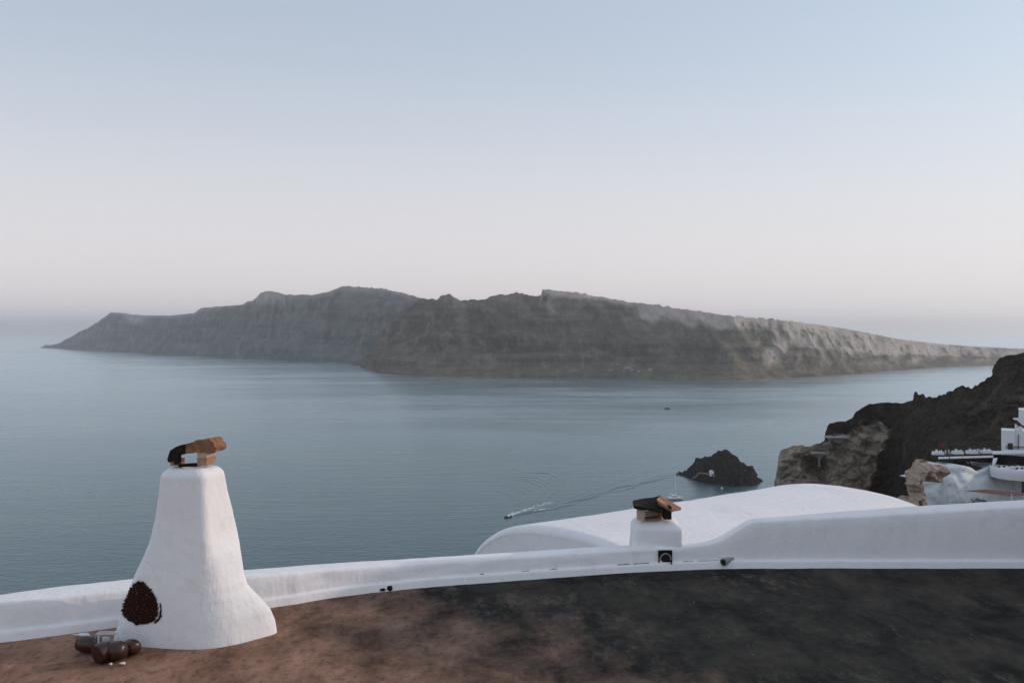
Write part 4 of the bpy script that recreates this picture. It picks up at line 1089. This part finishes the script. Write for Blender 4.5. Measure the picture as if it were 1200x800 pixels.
# upper terrace with laid tables
zt = H - (536.0 - CY) / F * 180.0
def tp(px, d, z): return Vector(((px - CX) / F * d, d, z))
RT = thing('restaurant_terrace', tp(1132, 184, zt), 'narrow restaurant terrace slab with a pale edge on the dark cliff', 'terrace')
MB().prism([tp(1091, 180.5, zt), tp(1164, 180, zt + .35), tp(1164, 189, zt + .35), tp(1090, 189, zt)], (0, 0, -.5)).build('slab', M_HEAD, RT)
for (xa, xb, yb) in ((1099.5, 1112, 180), (1113, 1128, 180), (1128.2, 1141, 179.95), (1141.2, 1164, 179.9)):
    za = zt + .02 + .35 * (xa - 1091) / 73; zb2 = zt + .02 + .35 * (xb - 1091) / 73
    MB().prism([tp(xa, yb, za), tp(xb, yb, zb2), tp(xb, yb + .5, zb2), tp(xa, yb + .5, za)], (0, 0, -.32)).build('edge_stone', M_HOUSEWHITE, RT)
MB().prism([tp(1163, 181, zt + .75), tp(1215, 181, zt + .85), tp(1215, 184, zt + .85), tp(1163, 184, zt + .75)], (0, 0, -.28)).build('walkway', M_HOUSEWHITE, RT)

def make_table(label, group):
    t_ = thing('dining_table', (0, 0, 0), label, 'table', group)
    MB().box((0, 0, .74), (1.9, .95, .05)).build('table_top', M_CLOTH, t_, local=True)
    MB().box((0, 0, .44), (2.05, 1.06, .54), 0, .93).build('tablecloth', M_CLOTH, t_, local=True, rough=.03, cuts=2)
    for sx in (-.8, .8):
        for sy in (-.35, .35): MB().box((sx, sy, .1), (.08, .08, .2)).build('leg', M_WOOD, t_, local=True)
    for nm_, ce, sz in (('bowl', (.35, 0, .85), (.25, .25, .16)), ('folded_napkin', (-.2, .1, .83), (.15, .15, .12)), ('jug', (.75, .15, .90), (.18, .14, .26))): MB().box(ce, sz, 0, .8).build(nm_, M_CLOTH, t_, local=True)
    return t_
def make_chair(label, group, mt):
    t_ = thing('dining_chair', (0, 0, 0), label, 'chair', group)
    MB().box((0, 0, .45), (.46, .46, .06)).build('seat', mt, t_, local=True)
    MB().box((0, .21, .75), (.46, .05, .55)).build('backrest', mt, t_, local=True)
    for sx in (-.2, .2):
        for sy in (-.2, .2): MB().box((sx, sy, .21), (.05, .05, .42)).build('leg', mt, t_, local=True)
    return t_
TBL = make_table('x', 'white clothed tables on the upper terrace'); CHR = make_chair('x', 'white chairs on the upper terrace', M_CHAIR)
sets = [(1099, 'leftmost white clothed table at the open end of the upper terrace'), (1122, 'white clothed table second from the left on the upper terrace'), (1138.5, 'white clothed table third from the left on the upper terrace'), (1155.5, 'white clothed table nearest the white house on the upper terrace')]
clab = [('white chair behind the leftmost terrace table', 'white chair at the right of the leftmost terrace table'), ('white chair behind the second terrace table', 'white chair between the leftmost and second terrace tables'),
        ('white chair behind the third terrace table', 'white chair at the right end of the third terrace table'), ('white chair behind the terrace table nearest the house', 'white chair at the left of the terrace table nearest the house')]
first = True
for i, (px, lab) in enumerate(sets):
    tb = TBL if i == 0 else copy_tree(TBL); p = tp(px, 182.6, zt + .35 * (px - 1091) / 73 + .02); tb.location = p; tb['label'] = lab
    for j, (dx, dy, rr) in enumerate(((.3, 1.0, 0), ((1.35, .1, -1.57), (-1.5, .0, 1.57), (1.35, .1, -1.57), (-1.45, 0, 1.57))[i])):
        ch = CHR if (i == 0 and j == 0) else copy_tree(CHR); ch.location = p + Vector((dx, dy, 0)); ch.rotation_euler.z = rr; ch['label'] = clab[i][j]
p = tp(1102.8, 183.8, zt + .1)
t_ = thing('banner', p, 'small red and blue upright cloth banner at the open end of the terrace', 'banner')
MB().tube([(0, 0, 0), (0, 0, 2.5)], .04, 6).build('pole', M_WOOD, t_, local=True)
MB().box((-.28, 0, 1.85), (.42, .04, 1.15)).build('blue_panel', M_BLUE, t_, local=True)
MB().box((.24, 0, 1.80), (.46, .04, 1.10)).build('red_panel', M_RED, t_, local=True)

# rounded lower terrace
cc = tp(1197, 177, H - (547 - CY) / F * 177); rad = 5.4
BT = thing('rounded_terrace', (cc.x, cc.y, cc.z - .9), 'rounded white balcony terrace below the white house', 'terrace')
v = []; f = []; n = 40
for k in range(n + 1):
    a = R(150) + R(240) * k / n; e = Vector((math.cos(a), math.sin(a), 0)); dip = -.35 * sstep(0, 1, k / n) 
    for (r, z) in ((rad, -1.9), (rad + .05, -.9), (rad + .02, 0), (rad - .02, .03), (rad - .22, .03), (rad - .25, 0), (rad - .25, -.9)): v.append(cc + e * r + Vector((0, 0, z)))
for k in range(n):
    for j in range(6): f.append((k * 7 + j, (k + 1) * 7 + j, (k + 1) * 7 + j + 1, k * 7 + j + 1))
fix_normals(mesh('curved_parapet', v, f, M_HOUSEWHITE, BT, True))
MB().tube([cc + Vector((0, 0, -1.1)), cc + Vector((0, 0, -.9))], rad - .1, 40).build('floor', M_CHAIRDK, BT)
MB().prism([tp(1164, 180.2, zt - .1), tp(1163, 178.4, cc.z + .1), tp(1163.8, 178.0, cc.z + .1), tp(1169, 180.4, zt - .1)], (0, .5, -1.0)).build('stair_parapet', M_HOUSEWHITE, BT)
TB2 = make_table('x', 'tables on the rounded terrace'); CH2 = make_chair('x', 'chairs on the rounded terrace', M_CHAIRDK)
spots = [(-3.4, -.4, 'table at the left of the rounded terrace'), (-1.2, -2.6, 'table at the front of the rounded terrace'), (1.6, -2.4, 'table at the right of the rounded terrace'), (-.6, 1.2, 'table at the back of the rounded terrace')]
side_words = ('left', 'right')
for i, (dx, dy, lab) in enumerate(spots):
    tb = TB2 if i == 0 else copy_tree(TB2); p = cc + Vector((dx, dy, -.88)); tb.location = p; tb['label'] = 'white topped ' + lab
    for j in range(2):
        ch = CH2 if (i == 0 and j == 0) else copy_tree(CH2); ch.location = p + Vector(((-.45, .5)[j], .9, 0)); ch['label'] = 'dark chair behind the %s of the %s' % (side_words[j], lab)
for o_ in [q for q in COL.objects if q.parent in (TB2,)]:
    pass

# white houses at the picture edge
dH = 184.0
HN = Vector((0.533, 1.0, 0.0)).normalized()      # the houses are turned to face the roof terrace
def hp(px, py, d=dH):
    tx = (px - CX) / F; dd_ = d * (1 + .533 * .533) / (1 + .533 * tx)
    return P(px, py, dd_)
WH = thing('white_house', hp(1186, 531.5), 'cubic white house with a railed balcony above the rounded terrace', 'house')
def wall_box(nm_, x0, x1, y0, y1, d0_, dep, mt=M_HOUSEWHITE, par=WH):
    a, b = hp(x0, y1, d0_), hp(x1, y0, d0_); zb_, zt_ = a.z, P(x0, y0, a.y).z
    return MB().prism([(a.x, a.y, zb_), (b.x, b.y, zb_), (b.x, b.y, zt_), (a.x, a.y, zt_)], HN * dep).build(nm_, mt, par)
wall_box('wall', 1173.3, 1189.5, 504, 533, 184, 5)
wall_box('wall', 1189.6, 1230, 504.3, 533, 184.2, 6)
wall_box('roof_parapet', 1189.2, 1191.2, 497.2, 504, 184.25, .8)
wall_box('roof_parapet', 1194.6, 1197.8, 500, 504.2, 184.25, .8)
MB().prism([hp(1191.2, 498.3, 184.3), hp(1191.2, 499.3, 184.3), hp(1194.6, 500.9, 184.3), hp(1194.6, 500.0, 184.3)], HN * .4).build('sloping_rail', M_HOUSEWHITE, WH)
wall_box('lintel', 1191.2, 1194.6, 502.8, 504.2, 184.3, .6)
wall_box('drainpipe', 1192.9, 1193.8, 509, 525.8, 184.0, .18, M_WOOD)
wall_box('balcony_wall', 1174.6, 1230, 526.3, 533, 182.6, .25)
wall_box('balcony_post', 1175.8, 1178.2, 520.8, 526.2, 182.6, .3)
rl = wall_box('railing', 1178.3, 1230, 522.0, 522.6, 182.65, .08, M_WOOD)
for k in range(18): wall_box('baluster', 1178.6 + 1.25 * k, 1179.2 + 1.25 * k, 522.6, 526.3, 182.66, .06, M_WOOD, rl)
wall_box('door', 1181, 1187, 519, 527.5, 183.93, .06, M_WOOD)
UH = thing('white_house', hp(1200, 499, 192), 'upper white house block cut by the right picture edge with a small ledge', 'house')
MB().prism([hp(1193.8, 480, 192), hp(1193.8, 493, 192), hp(1196.5, 497, 192), hp(1199.5, 498.6, 192), hp(1245, 499, 192), hp(1245, 480.2, 192)], HN * 5).build('wall', M_HOUSEWHITE, UH)
MB().prism([hp(1187.2, 490, 191.8), hp(1187.8, 491.8, 191.8), hp(1191.5, 491.9, 191.8), hp(1194, 494.5, 191.8), hp(1195, 494.5, 191.8), hp(1195, 489.8, 191.8)], HN * 1.2).build('ledge', M_HOUSEWHITE, UH)

# canvas awning with its post, plants below it, and a doorway
AW = thing('awning', P(1160, 588, 166), 'brown canvas awning sloping over a terrace at the right picture edge', 'awning')
top_ = [P(1131, 574.5, 166), P(1156, 573.1, 169), P(1200, 577.3, 169), P(1215, 579.0, 165), P(1184, 580.3, 163)]
MB().prism(top_, (0, 0, -.06)).build('canvas', M_AWNING, AW)
MB().tube([P(1185.4, 578.6, 163.1), P(1185.4, 592, 163.1)], .09, 8).build('post', M_HOUSEWHITE, AW)
MB().box(P(1185, 592, 165) + Vector((0, 0, -.4)), (14, 5, .3)).build('floor', M_HOUSEWHITE, AW)
o = MB().box(P(1204, 571, 170.4), (2.0, .3, 2.2)).build('doorway', M_WOOD); tag(o, 'dark timber door in the whitewashed rock above the awning', 'door')
for (px, lab) in ((1141, 'small dark potted plant left under the awning'), (1147, 'taller dark potted plant in the middle under the awning'), (1153, 'dark spreading potted plant right under the awning')):
    p = P(px, 592, 162); t_ = thing('potted_plant', p, lab, 'plant', 'dark plants under the awning')
    m = MB()
    for k in range(70):
        c = Vector((random.gauss(0, .30), random.gauss(0, .25), abs(random.gauss(.65 if px != 1147 else .85, .25)))); s = random.uniform(.10, .2)
        ax_ = Vector((random.gauss(0, 1), random.gauss(0, 1), random.gauss(0, 1))).normalized(); bx = ax_.orthogonal().normalized()
        m.add([c + ax_ * s, c + bx * s * .5, c - ax_ * s, c - bx * s * .5], [(0, 1, 2, 3)])
    mesh('foliage', m.v, m.f, M_LEAF, t_, False, True)
    MB().tube([(0, 0, 0), (0, 0, .4)], [.2, .27], 12).build('pot', M_CLAYRIM, t_, local=True)

# ------------------------------------------------------------------ neighbouring house to the right of the view (it shades the roof)
XC = 8.0; sa, ca_ = math.sin(R(SUN_AZ)), math.cos(R(SUN_AZ)); te = math.tan(R(SUN_EL))
def edge_pt(p, xend): return Vector((XC, (p + XC * sa) / ca_, ZR + (XC - xend) / ca_ * te))
prof = [(3.5, 3.0), (6.0, 1.6), (6.97, .67), (7.8, -.55), (8.5, -1.45), (9.08, -1.8), (9.12, -.5), (9.38, .1), (9.42, -1.5), (9.75, -1.9), (10.2, -1.95)]
poly = [edge_pt(*q) for q in prof]
poly = [Vector((XC, poly[0].y, H - 7)) ] + poly + [Vector((XC, poly[-1].y, H - 7))]
NH = thing('neighbour_house', (XC, 8, H - 7), 'stepped whitewashed house wall just right of the roof terrace', 'house')
MB().prism(poly, (4.0, 0, 0)).build('wall', M_LIME, NH)
MB().box((XC - .03, 7.2, ZR + 1.0), (.05, .9, 2.0)).build('door', M_WOOD, NH)
MB().box((XC - .03, 9.6, ZR + 1.2), (.05, .7, .8)).build('window', M_GLASSDK, NH)

# ------------------------------------------------------------------ sea haze
o = MB().box((0, (S - 6000) / 2, 165), (2 * S + 200, S + 6200, 334)).build('haze', None)
hz = bpy.data.materials.new('haze'); hz.use_nodes = True; nt_ = hz.node_tree; nt_.nodes.clear()
ho = nt_.nodes.new('ShaderNodeOutputMaterial'); hv_ = nt_.nodes.new('ShaderNodeVolumePrincipled')
hv_.inputs['Color'].default_value = (1.0, 0.98, 0.985, 1); hv_.inputs['Density'].default_value = 0.00010; hv_.inputs['Anisotropy'].default_value = 0.8
nt_.links.new(hv_.outputs[0], ho.inputs['Volume']); o.data.materials.append(hz); tag(o, kind='stuff')
